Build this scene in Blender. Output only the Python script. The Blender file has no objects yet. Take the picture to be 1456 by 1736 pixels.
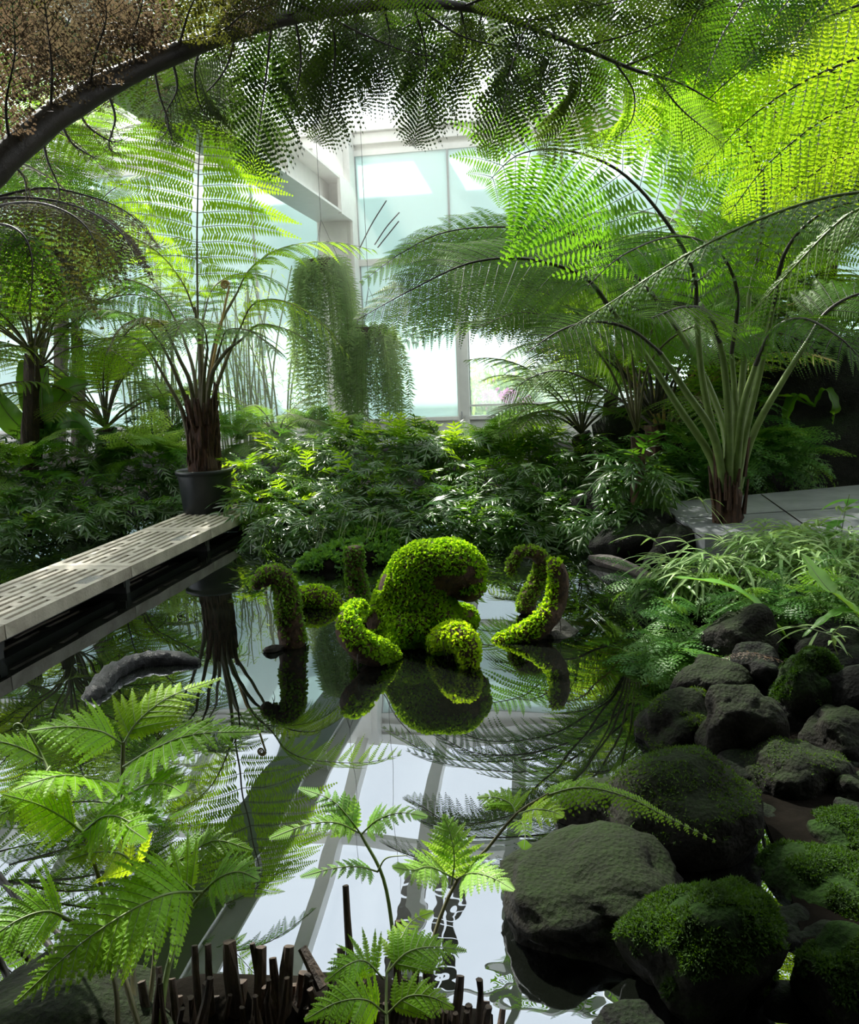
import bpy, math, random
import numpy as np
from mathutils import Matrix, Vector, noise

# ------------------------------------------------------------------ camera, light, exposure
scene = bpy.context.scene
COL = scene.collection
F = 1400.0
CAM_H = 1.5
PITCH = math.radians(9.65)
ROLL = math.radians(-2.3)
cam_data = bpy.data.cameras.new('camera')
cam = bpy.data.objects.new('camera', cam_data)
COL.objects.link(cam)
cam_data.sensor_fit = 'HORIZONTAL'
cam_data.sensor_width = 36
cam_data.lens = 36 * F / 1456
cam_data.clip_start = 0.05
cam_data.clip_end = 300
CM = Matrix.Rotation(math.pi/2 - PITCH, 3, 'X') @ Matrix.Rotation(ROLL, 3, 'Z')
cam.matrix_world = Matrix.Translation((0, 0, CAM_H)) @ CM.to_4x4()
scene.camera = cam
scene.view_settings.view_transform = 'Standard'
scene.view_settings.look = 'None'
scene.view_settings.gamma = 1
scene.view_settings.exposure = 0.35
scene.cycles.max_bounces = 9
scene.cycles.diffuse_bounces = 4
scene.cycles.glossy_bounces = 3
scene.cycles.transmission_bounces = 6
scene.cycles.transparent_max_bounces = 8
scene.cycles.caustics_reflective = False
scene.cycles.caustics_refractive = False
scene.cycles.sample_clamp_indirect = 6

world = bpy.data.worlds.new('sky')
scene.world = world
world.use_nodes = True
wn = world.node_tree
bg = wn.nodes['Background']
SKY = (0.94, 0.98, 1.0)
SKY_STRENGTH = 2.3
bg.inputs[0].default_value = (*SKY, 1)
bg.inputs[1].default_value = SKY_STRENGTH

SUN_DIR = Vector((0.50, -1.0, -1.15)).normalized()     # direction the light travels
sd = bpy.data.lights.new('sun', 'SUN')
sd.energy = 11
sd.angle = math.radians(0.8)
sd.color = (1.0, 0.95, 0.84)
sun = bpy.data.objects.new('sun', sd)
COL.objects.link(sun)
sun.location = (-8, 24, 26)
sun.rotation_euler = SUN_DIR.to_track_quat('-Z', 'Y').to_euler()

# ------------------------------------------------------------------ pixel helpers, building frame
def ray(px, py):
    return CM @ Vector(((px-728)/F, -(py-868)/F, -1))
def at(px, py, Y):
    d = ray(px, py); t = Y/d.y
    return Vector((d.x*t, Y, CAM_H + d.z*t))
def atz(px, py, z):
    d = ray(px, py); t = (z-CAM_H)/d.z
    return Vector((d.x*t, d.y*t, z))
BA = math.radians(9.35)
U = Vector((math.cos(BA), -math.sin(BA), 0)); W = Vector((math.sin(BA), math.cos(BA), 0))
def am(px, py, Y):
    '''the point whose mirror image in the pond shows at this pixel'''
    p = at(px, py, Y); return Vector((p.x, p.y, -p.z))
def B(u, v, z): return U*u + W*v + Vector((0, 0, z))
def atv(px, py, V):
    d = ray(px, py); t = V/(d.dot(W)); p = d*t
    return p.dot(U), CAM_H + p.z           # (u, z) on the plane v = V

# ------------------------------------------------------------------ materials
def nodes(name):
    m = bpy.data.materials.new(name); m.use_nodes = True
    nt = m.node_tree; nt.nodes.clear()
    out = nt.nodes.new('ShaderNodeOutputMaterial')
    return m, nt, out
def N(nt, t, **kw):
    n = nt.nodes.new(t)
    for k, v in kw.items():
        if k.startswith('i_'):
            n.inputs[int(k[2:])].default_value = v
        else: setattr(n, k, v)
    return n
def ramp(nt, src, stops):
    r = N(nt, 'ShaderNodeValToRGB')
    el = r.color_ramp.elements
    while len(el) < len(stops): el.new(0.5)
    for e, (p, c) in zip(el, stops):
        e.position = p; e.color = (*c, 1) if len(c) == 3 else c
    nt.links.new(src, r.inputs[0])
    return r.outputs[0]
def leafmat(name, col, tcol, mix=0.42, rough=0.42, var=0.25, spec=0.22, nscale=3.0):
    m, nt, out = nodes(name); L = nt.links.new
    oi = N(nt, 'ShaderNodeObjectInfo')
    tc = N(nt, 'ShaderNodeTexCoord')
    nz = N(nt, 'ShaderNodeTexNoise'); nz.inputs['Scale'].default_value = nscale; nz.inputs['Detail'].default_value = 3
    L(tc.outputs['Object'], nz.inputs['Vector'])
    a = N(nt, 'ShaderNodeMath', operation='MULTIPLY_ADD'); L(oi.outputs['Random'], a.inputs[0]); a.inputs[1].default_value = var; a.inputs[2].default_value = 1-var*.5
    b = N(nt, 'ShaderNodeMath', operation='MULTIPLY_ADD'); L(nz.outputs['Fac'], b.inputs[0]); b.inputs[1].default_value = var*2; b.inputs[2].default_value = -var
    c = N(nt, 'ShaderNodeMath', operation='ADD'); L(a.outputs[0], c.inputs[0]); L(b.outputs[0], c.inputs[1])
    def tint(colr):
        h = N(nt, 'ShaderNodeHueSaturation'); h.inputs['Color'].default_value = (*colr, 1)
        hu = N(nt, 'ShaderNodeMath', operation='MULTIPLY_ADD'); L(oi.outputs['Random'], hu.inputs[0]); hu.inputs[1].default_value = -0.03; hu.inputs[2].default_value = 0.503
        L(hu.outputs[0], h.inputs['Hue']); L(c.outputs[0], h.inputs['Value'])
        return h.outputs[0]
    df = N(nt, 'ShaderNodeBsdfDiffuse'); L(tint(col), df.inputs[0])
    gs = N(nt, 'ShaderNodeBsdfGlossy'); gs.inputs['Roughness'].default_value = rough; gs.inputs[0].default_value = (1, 1, .95, 1)
    p = N(nt, 'ShaderNodeMixShader'); p.inputs[0].default_value = spec*.16; L(df.outputs[0], p.inputs[1]); L(gs.outputs[0], p.inputs[2])
    t = N(nt, 'ShaderNodeBsdfTranslucent'); L(tint(tcol), t.inputs[0])
    mx = N(nt, 'ShaderNodeMixShader'); mx.inputs[0].default_value = mix
    L(p.outputs[0], mx.inputs[1]); L(t.outputs[0], mx.inputs[2]); L(mx.outputs[0], out.inputs[0])
    return m
def solid(name, col, rough=0.6, var=0.15, nscale=8, bump=0.0, col2=None, spec=0.5, metal=0, stretch=None, bscale=None):
    m, nt, out = nodes(name); L = nt.links.new
    tc = N(nt, 'ShaderNodeTexCoord'); vec = tc.outputs['Object']
    if stretch:
        mp = N(nt, 'ShaderNodeMapping'); mp.inputs['Scale'].default_value = stretch; L(vec, mp.inputs[0]); vec = mp.outputs[0]
    nz = N(nt, 'ShaderNodeTexNoise'); nz.inputs['Scale'].default_value = nscale; nz.inputs['Detail'].default_value = 8
    nz.inputs['Roughness'].default_value = .65
    L(vec, nz.inputs['Vector'])
    c2 = col2 or tuple(x*(1+var) for x in col)
    c1 = col if col2 else tuple(x*(1-var) for x in col)
    p = N(nt, 'ShaderNodeBsdfPrincipled')
    L(ramp(nt, nz.outputs['Fac'], [(.35, c1), (.65, c2)]), p.inputs['Base Color'])
    p.inputs['Roughness'].default_value = rough; p.inputs['Specular IOR Level'].default_value = spec; p.inputs['Metallic'].default_value = metal
    if bump:
        nb = nz
        if bscale:
            nb = N(nt, 'ShaderNodeTexNoise'); nb.inputs['Scale'].default_value = bscale; nb.inputs['Detail'].default_value = 8; L(vec, nb.inputs['Vector'])
        bp = N(nt, 'ShaderNodeBump'); bp.inputs['Strength'].default_value = bump; bp.inputs['Distance'].default_value = .02
        L(nb.outputs['Fac'], bp.inputs['Height']); L(bp.outputs[0], p.inputs['Normal'])
    L(p.outputs[0], out.inputs[0])
    return m
def rockmat(name, stone, stone2, moss, lo, hi):
    m, nt, out = nodes(name); L = nt.links.new
    tc = N(nt, 'ShaderNodeTexCoord'); geo = N(nt, 'ShaderNodeNewGeometry')
    n1 = N(nt, 'ShaderNodeTexNoise'); n1.inputs['Scale'].default_value = 9; n1.inputs['Detail'].default_value = 9; n1.inputs['Roughness'].default_value = .7
    n2 = N(nt, 'ShaderNodeTexNoise'); n2.inputs['Scale'].default_value = 90; n2.inputs['Detail'].default_value = 6; n2.inputs['Roughness'].default_value = .7
    vo = N(nt, 'ShaderNodeTexVoronoi'); vo.inputs['Scale'].default_value = 70
    for n in (n1, n2, vo): L(tc.outputs['Object'], n.inputs['Vector'])
    sep = N(nt, 'ShaderNodeSeparateXYZ'); L(geo.outputs['Normal'], sep.inputs[0])
    a = N(nt, 'ShaderNodeMath', operation='MULTIPLY_ADD'); L(n1.outputs['Fac'], a.inputs[0]); a.inputs[1].default_value = 1.7; L(sep.outputs[2], a.inputs[2])
    a2 = N(nt, 'ShaderNodeMath', operation='MULTIPLY_ADD'); L(n2.outputs['Fac'], a2.inputs[0]); a2.inputs[1].default_value = .8; L(a.outputs[0], a2.inputs[2])
    mr = N(nt, 'ShaderNodeMapRange'); L(a2.outputs[0], mr.inputs[0]); mr.inputs[1].default_value = lo; mr.inputs[2].default_value = hi
    st = ramp(nt, n1.outputs['Fac'], [(.35, stone), (.65, stone2)])
    ms = ramp(nt, n2.outputs['Fac'], [(.3, tuple(x*.5 for x in moss)), (.7, tuple(x*1.4 for x in moss))])
    mx = N(nt, 'ShaderNodeMix', data_type='RGBA'); L(mr.outputs[0], mx.inputs[0]); L(st, mx.inputs[6]); L(ms, mx.inputs[7])
    p = N(nt, 'ShaderNodeBsdfPrincipled'); L(mx.outputs[2], p.inputs['Base Color']); p.inputs['Roughness'].default_value = .75
    p.inputs['Specular IOR Level'].default_value = .12
    ad = N(nt, 'ShaderNodeMath', operation='MULTIPLY_ADD'); L(vo.outputs['Distance'], ad.inputs[0]); ad.inputs[1].default_value = .7; L(n2.outputs['Fac'], ad.inputs[2])
    bp = N(nt, 'ShaderNodeBump'); bp.inputs['Strength'].default_value = 1.0; bp.inputs['Distance'].default_value = .012
    L(ad.outputs[0], bp.inputs['Height']); L(bp.outputs[0], p.inputs['Normal']); L(p.outputs[0], out.inputs[0])
    return m

M = {}
M['tree'] = leafmat('tree_fern_leaf', (.066, .195, .012), (.24, .56, .02), .50)
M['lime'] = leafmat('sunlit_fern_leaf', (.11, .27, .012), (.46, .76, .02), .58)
M['silver'] = leafmat('silvery_fern_underside', (.17, .27, .12), (.18, .40, .06), .42, rough=.5)
M['deep'] = leafmat('deep_green_fern_leaf', (.048, .150, .012), (.17, .42, .014), .45)
M['over'] = leafmat('silhouette_fern_leaf', (.018, .048, .008), (.09, .19, .012), .30)  # backlit silhouette put into a darker copy of the tree fern leaf
M['dead'] = leafmat('withered_brown_leaf', (.105, .085, .055), (.19, .145, .075), .35, rough=.7)
M['olive'] = leafmat('withering_olive_leaf', (.06, .068, .018), (.16, .18, .025), .35, rough=.7)
M['fore'] = leafmat('bracken_leaf', (.20, .44, .012), (.52, .86, .015), .48, rough=.45)
M['forepale'] = leafmat('pale_bracken_leaf', (.22, .50, .08), (.42, .74, .07), .42, rough=.45)
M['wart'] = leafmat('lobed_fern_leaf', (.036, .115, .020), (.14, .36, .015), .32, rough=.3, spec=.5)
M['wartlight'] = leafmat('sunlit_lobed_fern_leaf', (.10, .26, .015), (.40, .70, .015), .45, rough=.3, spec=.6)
M['lace'] = leafmat('lace_fern_leaf', (.060, .19, .032), (.18, .42, .035), .38, rough=.4)
M['pteris'] = leafmat('variegated_ribbon_fern_leaf', (.26, .42, .16), (.3, .5, .12), .3, rough=.4)
M['strap'] = leafmat('strap_leaf', (.13, .38, .06), (.25, .55, .05), .35, rough=.35)
M['hang'] = leafmat('hanging_fern_leaf', (.26, .40, .15), (.34, .52, .15), .42, rough=.5)
M['moss'] = leafmat('clover_moss_leaf', (.22, .48, .012), (.48, .80, .015), .50, rough=.55, nscale=9, var=.45)
M['mossdull'] = leafmat('dull_creeper_leaf', (.13, .30, .02), (.26, .52, .03), .4, rough=.5, nscale=8, var=.4)
M['mossrock'] = leafmat('rock_moss', (.028, .085, .003), (.07, .17, .004), .35, rough=.8, nscale=7, var=.6)
M['banana'] = leafmat('broad_leaf', (.05, .17, .03), (.2, .5, .03), .45, rough=.3)
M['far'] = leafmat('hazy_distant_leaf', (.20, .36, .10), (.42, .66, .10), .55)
M['pink'] = leafmat('pink_orchid_petal', (.70, .18, .48), (.8, .3, .6), .4)
M['stem'] = solid('green_brown_stipe', (.11, .10, .045), .55, .3)
M['stemdark'] = solid('dark_rachis', (.035, .028, .02), .5, .35, nscale=14, bump=.3)
M['stemgreen'] = solid('green_stipe', (.16, .22, .06), .45, .25)
M['stempale'] = solid('pale_orange_stipe', (.50, .34, .12), .5, .25)
M['trunk'] = solid('fibrous_trunk', (.025, .013, .008), .85, nscale=10, bump=1.0, col2=(.12, .055, .030), stretch=(6, 6, .7))
M['trunkdark'] = solid('dark_trunk', (.02, .015, .01), .9, nscale=10, bump=1.0, col2=(.06, .035, .02), stretch=(5, 5, 1))
M['stub'] = solid('cut_stub', (.018, .012, .008), .7, nscale=9, bump=.8, col2=(.085, .05, .028), stretch=(4, 4, .8))
M['coir'] = solid('wet_coir', (.035, .018, .010), .8, nscale=30, bump=1.0, col2=(.14, .075, .04))
M['wetblack'] = solid('wet_black_sponge', (.012, .012, .013), .35, nscale=60, bump=1.0, col2=(.03, .03, .032), spec=.4)
M['pot'] = solid('black_plastic', (.018, .022, .024), .42, .15, spec=.5)
M['soil'] = solid('dark_soil', (.004, .0035, .0025), .95, nscale=6, bump=.8, col2=(.010, .008, .006), spec=.03)
M['concrete'] = solid('weathered_concrete', (.33, .29, .23), .75, nscale=4, bump=.25, col2=(.56, .51, .42), bscale=60)
M['under'] = solid('dark_steel', (.02, .02, .02), .6)
M['path'] = solid('grey_paving', (.13, .14, .145), .75, nscale=3, col2=(.19, .20, .205), spec=.2)
M['white'] = solid('white_paint', (.78, .77, .72), .45, .04)
M['gasket'] = solid('grey_joint', (.30, .32, .32), .6, .05)
M['bark'] = solid('dead_wood', (.03, .025, .02), .8, nscale=9, bump=.8, col2=(.08, .065, .055), stretch=(3, 3, 3))
M['clay'] = solid('terracotta', (.42, .16, .06), .7, .15)
M['bench'] = solid('pale_timber', (.62, .58, .50), .6, .1)
M['rock'] = rockmat('dark_boulder', (.011, .010, .008), (.028, .026, .019), (.015, .034, .004), 1.6, 2.7)
M['rockmossy'] = rockmat('mossy_boulder', (.010, .010, .007), (.024, .024, .015), (.016, .045, .003), 1.15, 2.0)
M['rockpale'] = rockmat('bare_grey_boulder', (.09, .085, .075), (.20, .19, .17), (.05, .09, .02), 2.4, 3.6)
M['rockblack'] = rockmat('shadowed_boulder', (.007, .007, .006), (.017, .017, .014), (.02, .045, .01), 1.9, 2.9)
M['cave'] = rockmat('dark_rock_face', (.010, .012, .008), (.025, .028, .018), (.015, .04, .008), 1.5, 2.4)

def watermat():
    m, nt, out = nodes('pond_water'); L = nt.links.new
    tc = N(nt, 'ShaderNodeTexCoord')
    d = N(nt, 'ShaderNodeBsdfDiffuse'); d.inputs[0].default_value = (.004, .005, .0035, 1)
    g = N(nt, 'ShaderNodeBsdfGlossy'); g.inputs['Roughness'].default_value = 0.0; g.inputs[0].default_value = (.76, .80, .86, 1)
    fr = N(nt, 'ShaderNodeFresnel'); fr.inputs[0].default_value = 3.6
    # gentle swell everywhere, stronger ripples near the outlet between the boulders
    n1 = N(nt, 'ShaderNodeTexNoise'); n1.inputs['Scale'].default_value = 1.6; n1.inputs['Detail'].default_value = 1
    n2 = N(nt, 'ShaderNodeTexNoise'); n2.inputs['Scale'].default_value = 6; n2.inputs['Detail'].default_value = 1.5
    L(tc.outputs['Object'], n1.inputs['Vector']); L(tc.outputs['Object'], n2.inputs['Vector'])
    def dist(x, y, r0, r1):
        v = N(nt, 'ShaderNodeVectorMath', operation='DISTANCE'); L(tc.outputs['Object'], v.inputs[0]); v.inputs[1].default_value = (x, y, 0)
        mr = N(nt, 'ShaderNodeMapRange'); L(v.outputs['Value'], mr.inputs[0])
        mr.inputs[1].default_value = r0; mr.inputs[2].default_value = r1; mr.inputs[3].default_value = 1; mr.inputs[4].default_value = 0
        return mr.outputs[0]
    p = atz(900, 1640, 0)
    k1 = dist(p.x, p.y, .05, .55)
    ml = N(nt, 'ShaderNodeMath', operation='MULTIPLY'); L(k1, ml.inputs[0]); L(n2.outputs['Fac'], ml.inputs[1])
    b1 = N(nt, 'ShaderNodeBump'); b1.inputs['Strength'].default_value = 1; b1.inputs['Distance'].default_value = .003; L(n1.outputs['Fac'], b1.inputs['Height'])
    b2 = N(nt, 'ShaderNodeBump'); b2.inputs['Strength'].default_value = 1; b2.inputs['Distance'].default_value = .0045
    L(ml.outputs[0], b2.inputs['Height']); L(b1.outputs[0], b2.inputs['Normal'])
    L(b2.outputs[0], g.inputs['Normal'])
    mx = N(nt, 'ShaderNodeMixShader'); L(fr.outputs[0], mx.inputs[0]); L(d.outputs[0], mx.inputs[1]); L(g.outputs[0], mx.inputs[2])
    L(mx.outputs[0], out.inputs[0])
    return m
M['water'] = watermat()
def glassmat(name, tint, rough, transl, frac):
    """greenhouse glazing: partly clear, partly milky"""
    m, nt, out = nodes(name); L = nt.links.new
    tr = N(nt, 'ShaderNodeBsdfTransparent'); tr.inputs[0].default_value = (*tint, 1)
    tl = N(nt, 'ShaderNodeBsdfTranslucent'); tl.inputs[0].default_value = (*transl, 1)
    df = N(nt, 'ShaderNodeBsdfDiffuse'); df.inputs[0].default_value = (*transl, 1)
    gl = N(nt, 'ShaderNodeBsdfGlossy'); gl.inputs['Roughness'].default_value = rough
    m0 = N(nt, 'ShaderNodeMixShader'); m0.inputs[0].default_value = .35; L(tl.outputs[0], m0.inputs[1]); L(df.outputs[0], m0.inputs[2])
    m1 = N(nt, 'ShaderNodeMixShader'); m1.inputs[0].default_value = frac; L(tr.outputs[0], m1.inputs[1]); L(m0.outputs[0], m1.inputs[2])
    m2 = N(nt, 'ShaderNodeMixShader'); m2.inputs[0].default_value = .05; L(m1.outputs[0], m2.inputs[1]); L(gl.outputs[0], m2.inputs[2])
    L(m2.outputs[0], out.inputs[0])
    return m
M['frost'] = glassmat('frosted_glazing', (.75, .95, .93), .15, (.76, .90, .88), .92)
M['milky'] = glassmat('milky_sheet', (.9, .95, .95), .3, (.85, .92, .92), .95)
M['clear'] = glassmat('clear_glazing', (.9, .97, .97), .05, (.8, .9, .9), .25)
M['roofglass'] = glassmat('roof_glazing', (.93, .97, 1.0), .1, (.8, .88, .95), .18)
M['grille'] = solid('dark_grille', (.04, .035, .03), .6)

# ------------------------------------------------------------------ mesh helpers
rng = np.random.default_rng(7)
random.seed(7)
def V3(p): return np.array(p, dtype=float)
def unit(a):
    a = np.asarray(a, float); n = np.linalg.norm(a, axis=-1, keepdims=True); return a/np.maximum(n, 1e-9)
class MB:
    def __init__(s): s.v = []; s.f = []; s.n = 0; s.mi = []
    def add(s, v, f, mi=0):
        v = np.asarray(v, float).reshape(-1, 3); s.v.append(v)
        f = np.asarray(f, dtype=np.int64)
        s.f.append(f + s.n); s.mi.append(mi); s.n += len(v)
        return s
    def mesh(s, name, mats, smooth=False):
        me = bpy.data.meshes.new(name)
        v = np.concatenate(s.v)
        tot = np.concatenate([np.full(len(f), f.shape[1]) for f in s.f])
        mi = np.concatenate([np.full(len(f), k) for f, k in zip(s.f, s.mi)])
        idx = np.concatenate([f.ravel() for f in s.f])
        me.vertices.add(len(v)); me.vertices.foreach_set('co', v.ravel().astype(np.float32))
        me.loops.add(len(idx)); me.loops.foreach_set('vertex_index', idx.astype(np.int32))
        me.polygons.add(len(tot))
        st = np.concatenate([[0], np.cumsum(tot)[:-1]])
        me.polygons.foreach_set('loop_start', st.astype(np.int32))
        me.polygons.foreach_set('loop_total', tot.astype(np.int32))
        me.polygons.foreach_set('material_index', mi.astype(np.int32))
        me.polygons.foreach_set('use_smooth', np.full(len(tot), smooth))
        for m in (mats if isinstance(mats, (list, tuple)) else [mats]): me.materials.append(m)
        me.update(calc_edges=True)
        me.validate()
        return me
def put(name, mb, mat, parent=None, smooth=False, loc=None):
    me = mb if isinstance(mb, bpy.types.Mesh) else mb.mesh(name, mat, smooth)
    o = bpy.data.objects.new(name, me); COL.objects.link(o)
    if loc is not None: o.location = loc
    if parent is not None:
        o.parent = parent
        if parent.name in WORLD_BUILT and loc is None: o.location = -parent.location
    return o
WORLD_BUILT = set()          # things whose part meshes are given in world coordinates
def thing(name, label, cat, loc=(0, 0, 0), group=None, rz=0, local=False):
    o = bpy.data.objects.new(name, None); COL.objects.link(o); o.location = loc; o.rotation_euler = (0, 0, rz)
    o.empty_display_size = .1
    o['label'] = label; o['category'] = cat
    if not local: WORLD_BUILT.add(o.name)
    if group: o['group'] = group
    return o
def tag(o, label, cat, group=None):
    o['label'] = label; o['category'] = cat
    if group: o['group'] = group
    return o
def struct(name, mb, mat, smooth=False):
    o = put(name, mb, mat, None, smooth); o['kind'] = 'structure'; return o

QB = np.array([[0, 1, 3, 2], [4, 6, 7, 5], [0, 4, 5, 1], [2, 3, 7, 6], [0, 2, 6, 4], [1, 5, 7, 3]])
def box(mb, c, sx, sy, sz, ax=None, mi=0):
    ax = ax or (Vector((1, 0, 0)), Vector((0, 1, 0)), Vector((0, 0, 1)))
    A = [V3(a) for a in ax]; c = V3(c)
    vs = [c + A[0]*sx/2*i + A[1]*sy/2*j + A[2]*sz/2*k for i in (-1, 1) for j in (-1, 1) for k in (-1, 1)]
    mb.add(vs, QB, mi)
def bbox(mb, u0, u1, v0, v1, z0, z1, mi=0):
    box(mb, B((u0+u1)/2, (v0+v1)/2, (z0+z1)/2), u1-u0, v1-v0, z1-z0, (U, W, Vector((0, 0, 1))), mi)
def catmull(P, n):
    P = np.asarray([V3(p) for p in P]); k = len(P)
    if k == 2: return P[0] + (P[1]-P[0])*np.linspace(0, 1, n)[:, None]
    E = np.vstack([2*P[0]-P[1], P, 2*P[-1]-P[-2]])
    t = np.linspace(0, k-1-1e-6, n); i = t.astype(int); u = (t-i)[:, None]
    p0, p1, p2, p3 = E[i], E[i+1], E[i+2], E[i+3]
    return .5*((2*p1)+(-p0+p2)*u+(2*p0-5*p1+4*p2-p3)*u*u+(-p0+3*p1-3*p2+p3)*u**3)
def frames(C, up=(0, 0, 1)):
    T = unit(np.gradient(C, axis=0))
    if isinstance(up, str): up = (0, 0, 1)
    upv = np.broadcast_to(V3(up), T.shape)
    S = np.cross(T, upv); bad = np.linalg.norm(S, axis=1) < .05
    S[bad] = np.cross(T[bad], V3((0, 1, .01)))
    S = unit(S)
    for i in range(1, len(S)):
        if np.dot(S[i], S[i-1]) < 0: S[i] = -S[i]
    return T, S, unit(np.cross(S, T))
def tube(mb, C, r, k=6, caps=True, mi=0, jitter=0, up=(0, 0, 1)):
    C = np.asarray([V3(c) for c in C]); n = len(C)
    r = np.broadcast_to(np.asarray(r, float), (n,)) if np.ndim(r) < 2 else r
    T, S, Nn = frames(C, up)
    a = np.arange(k)/k*2*math.pi
    rr = r[:, None]*(1 + (rng.uniform(-jitter, jitter, (n, k)) if jitter else 0))
    v = C[:, None] + rr[..., None]*(np.cos(a)[None, :, None]*S[:, None] + np.sin(a)[None, :, None]*Nn[:, None])
    i, j = np.meshgrid(np.arange(n-1), np.arange(k), indexing='ij'); i = i.ravel(); j = j.ravel(); j2 = (j+1) % k
    f = np.stack([i*k+j, i*k+j2, (i+1)*k+j2, (i+1)*k+j], 1)
    mb.add(v.reshape(-1, 3), f, mi)
    if caps:
        for idx, rev in ((0, True), (n-1, False)):
            ring = v[idx]; c = C[idx]
            q = np.stack([np.full(k, k), np.arange(k), (np.arange(k)+1) % k], 1)
            if rev: q = q[:, [0, 2, 1]]
            mb.add(np.vstack([ring, c]), q, mi)
    return v
def lathe(mb, c, prof, k=28, mi=0):
    a = np.arange(k)/k*2*math.pi; c = V3(c)
    v = np.array([[c[0]+r*math.cos(t), c[1]+r*math.sin(t), c[2]+z] for r, z in prof for t in a])
    n = len(prof)
    i, j = np.meshgrid(np.arange(n-1), np.arange(k), indexing='ij'); i = i.ravel(); j = j.ravel(); j2 = (j+1) % k
    mb.add(v, np.stack([i*k+j, i*k+j2, (i+1)*k+j2, (i+1)*k+j], 1), mi)

# leaf templates: (x along, y across, z lift), triangles
def T_(v, f): return np.array(v, float), np.array(f)
TD = T_([(0, 0, 0), (.3, .5, .12), (1, .08, .1), (.3, -.5, .12)], [(0, 2, 1), (0, 3, 2)])
def serr(k=5, base=.5, tip=.08, cut=.45):
    vs = [(0, 0, 0), (1, 0, .05)]; fs = []
    m0 = 0
    for sgn in (1, -1):
        ids = []
        for i in range(k):
            x0 = i/k; x1 = (i+1)/k
            w = base*(1-(x0+.25/k))**.8 + tip*.2
            vs.append((x0, 0, 0)); a = len(vs)-1
            vs.append((x1, 0, 0)); b = len(vs)-1
            vs.append((min(1, x0+1.15/k), sgn*w, .06)); c = len(vs)-1
            vs.append((x0+.1/k, sgn*w*cut*1.3, .04)); d = len(vs)-1
            fs.append((a, c, d) if sgn < 0 else (a, d, c)); fs.append((a, b, c) if sgn < 0 else (a, c, b))
    return T_(vs, fs)
TS = serr(5); TS3 = serr(3)
def stamp(mb, tmpl, P, D, Wd, Nn, l, w, mi=0):
    tv, tf = tmpl
    P = np.asarray(P); n = len(P)
    l = np.broadcast_to(l, (n,)); w = np.broadcast_to(w, (n,))
    v = (P[:, None] + D[:, None]*(tv[None, :, 0:1]*l[:, None, None]) + Wd[:, None]*(tv[None, :, 1:2]*w[:, None, None])
         + Nn[:, None]*(tv[None, :, 2:3]*w[:, None, None]))
    f = (tf[None] + (np.arange(n)*len(tv))[:, None, None]).reshape(-1, tf.shape[1])
    mb.add(v.reshape(-1, 3), f, mi)
def shape_tree(x): return np.minimum(1, (x+.05)/.30)**.8 * np.clip(1-x**2.6, .0, 1)**.85 + .03
def shape_tri(x): return np.clip(1-x, 0, 1)**.85 + .04
def shape_even(x): return np.minimum(1, (x+.15)/.2)*np.clip(1-x**5, 0, 1) + .05

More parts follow.
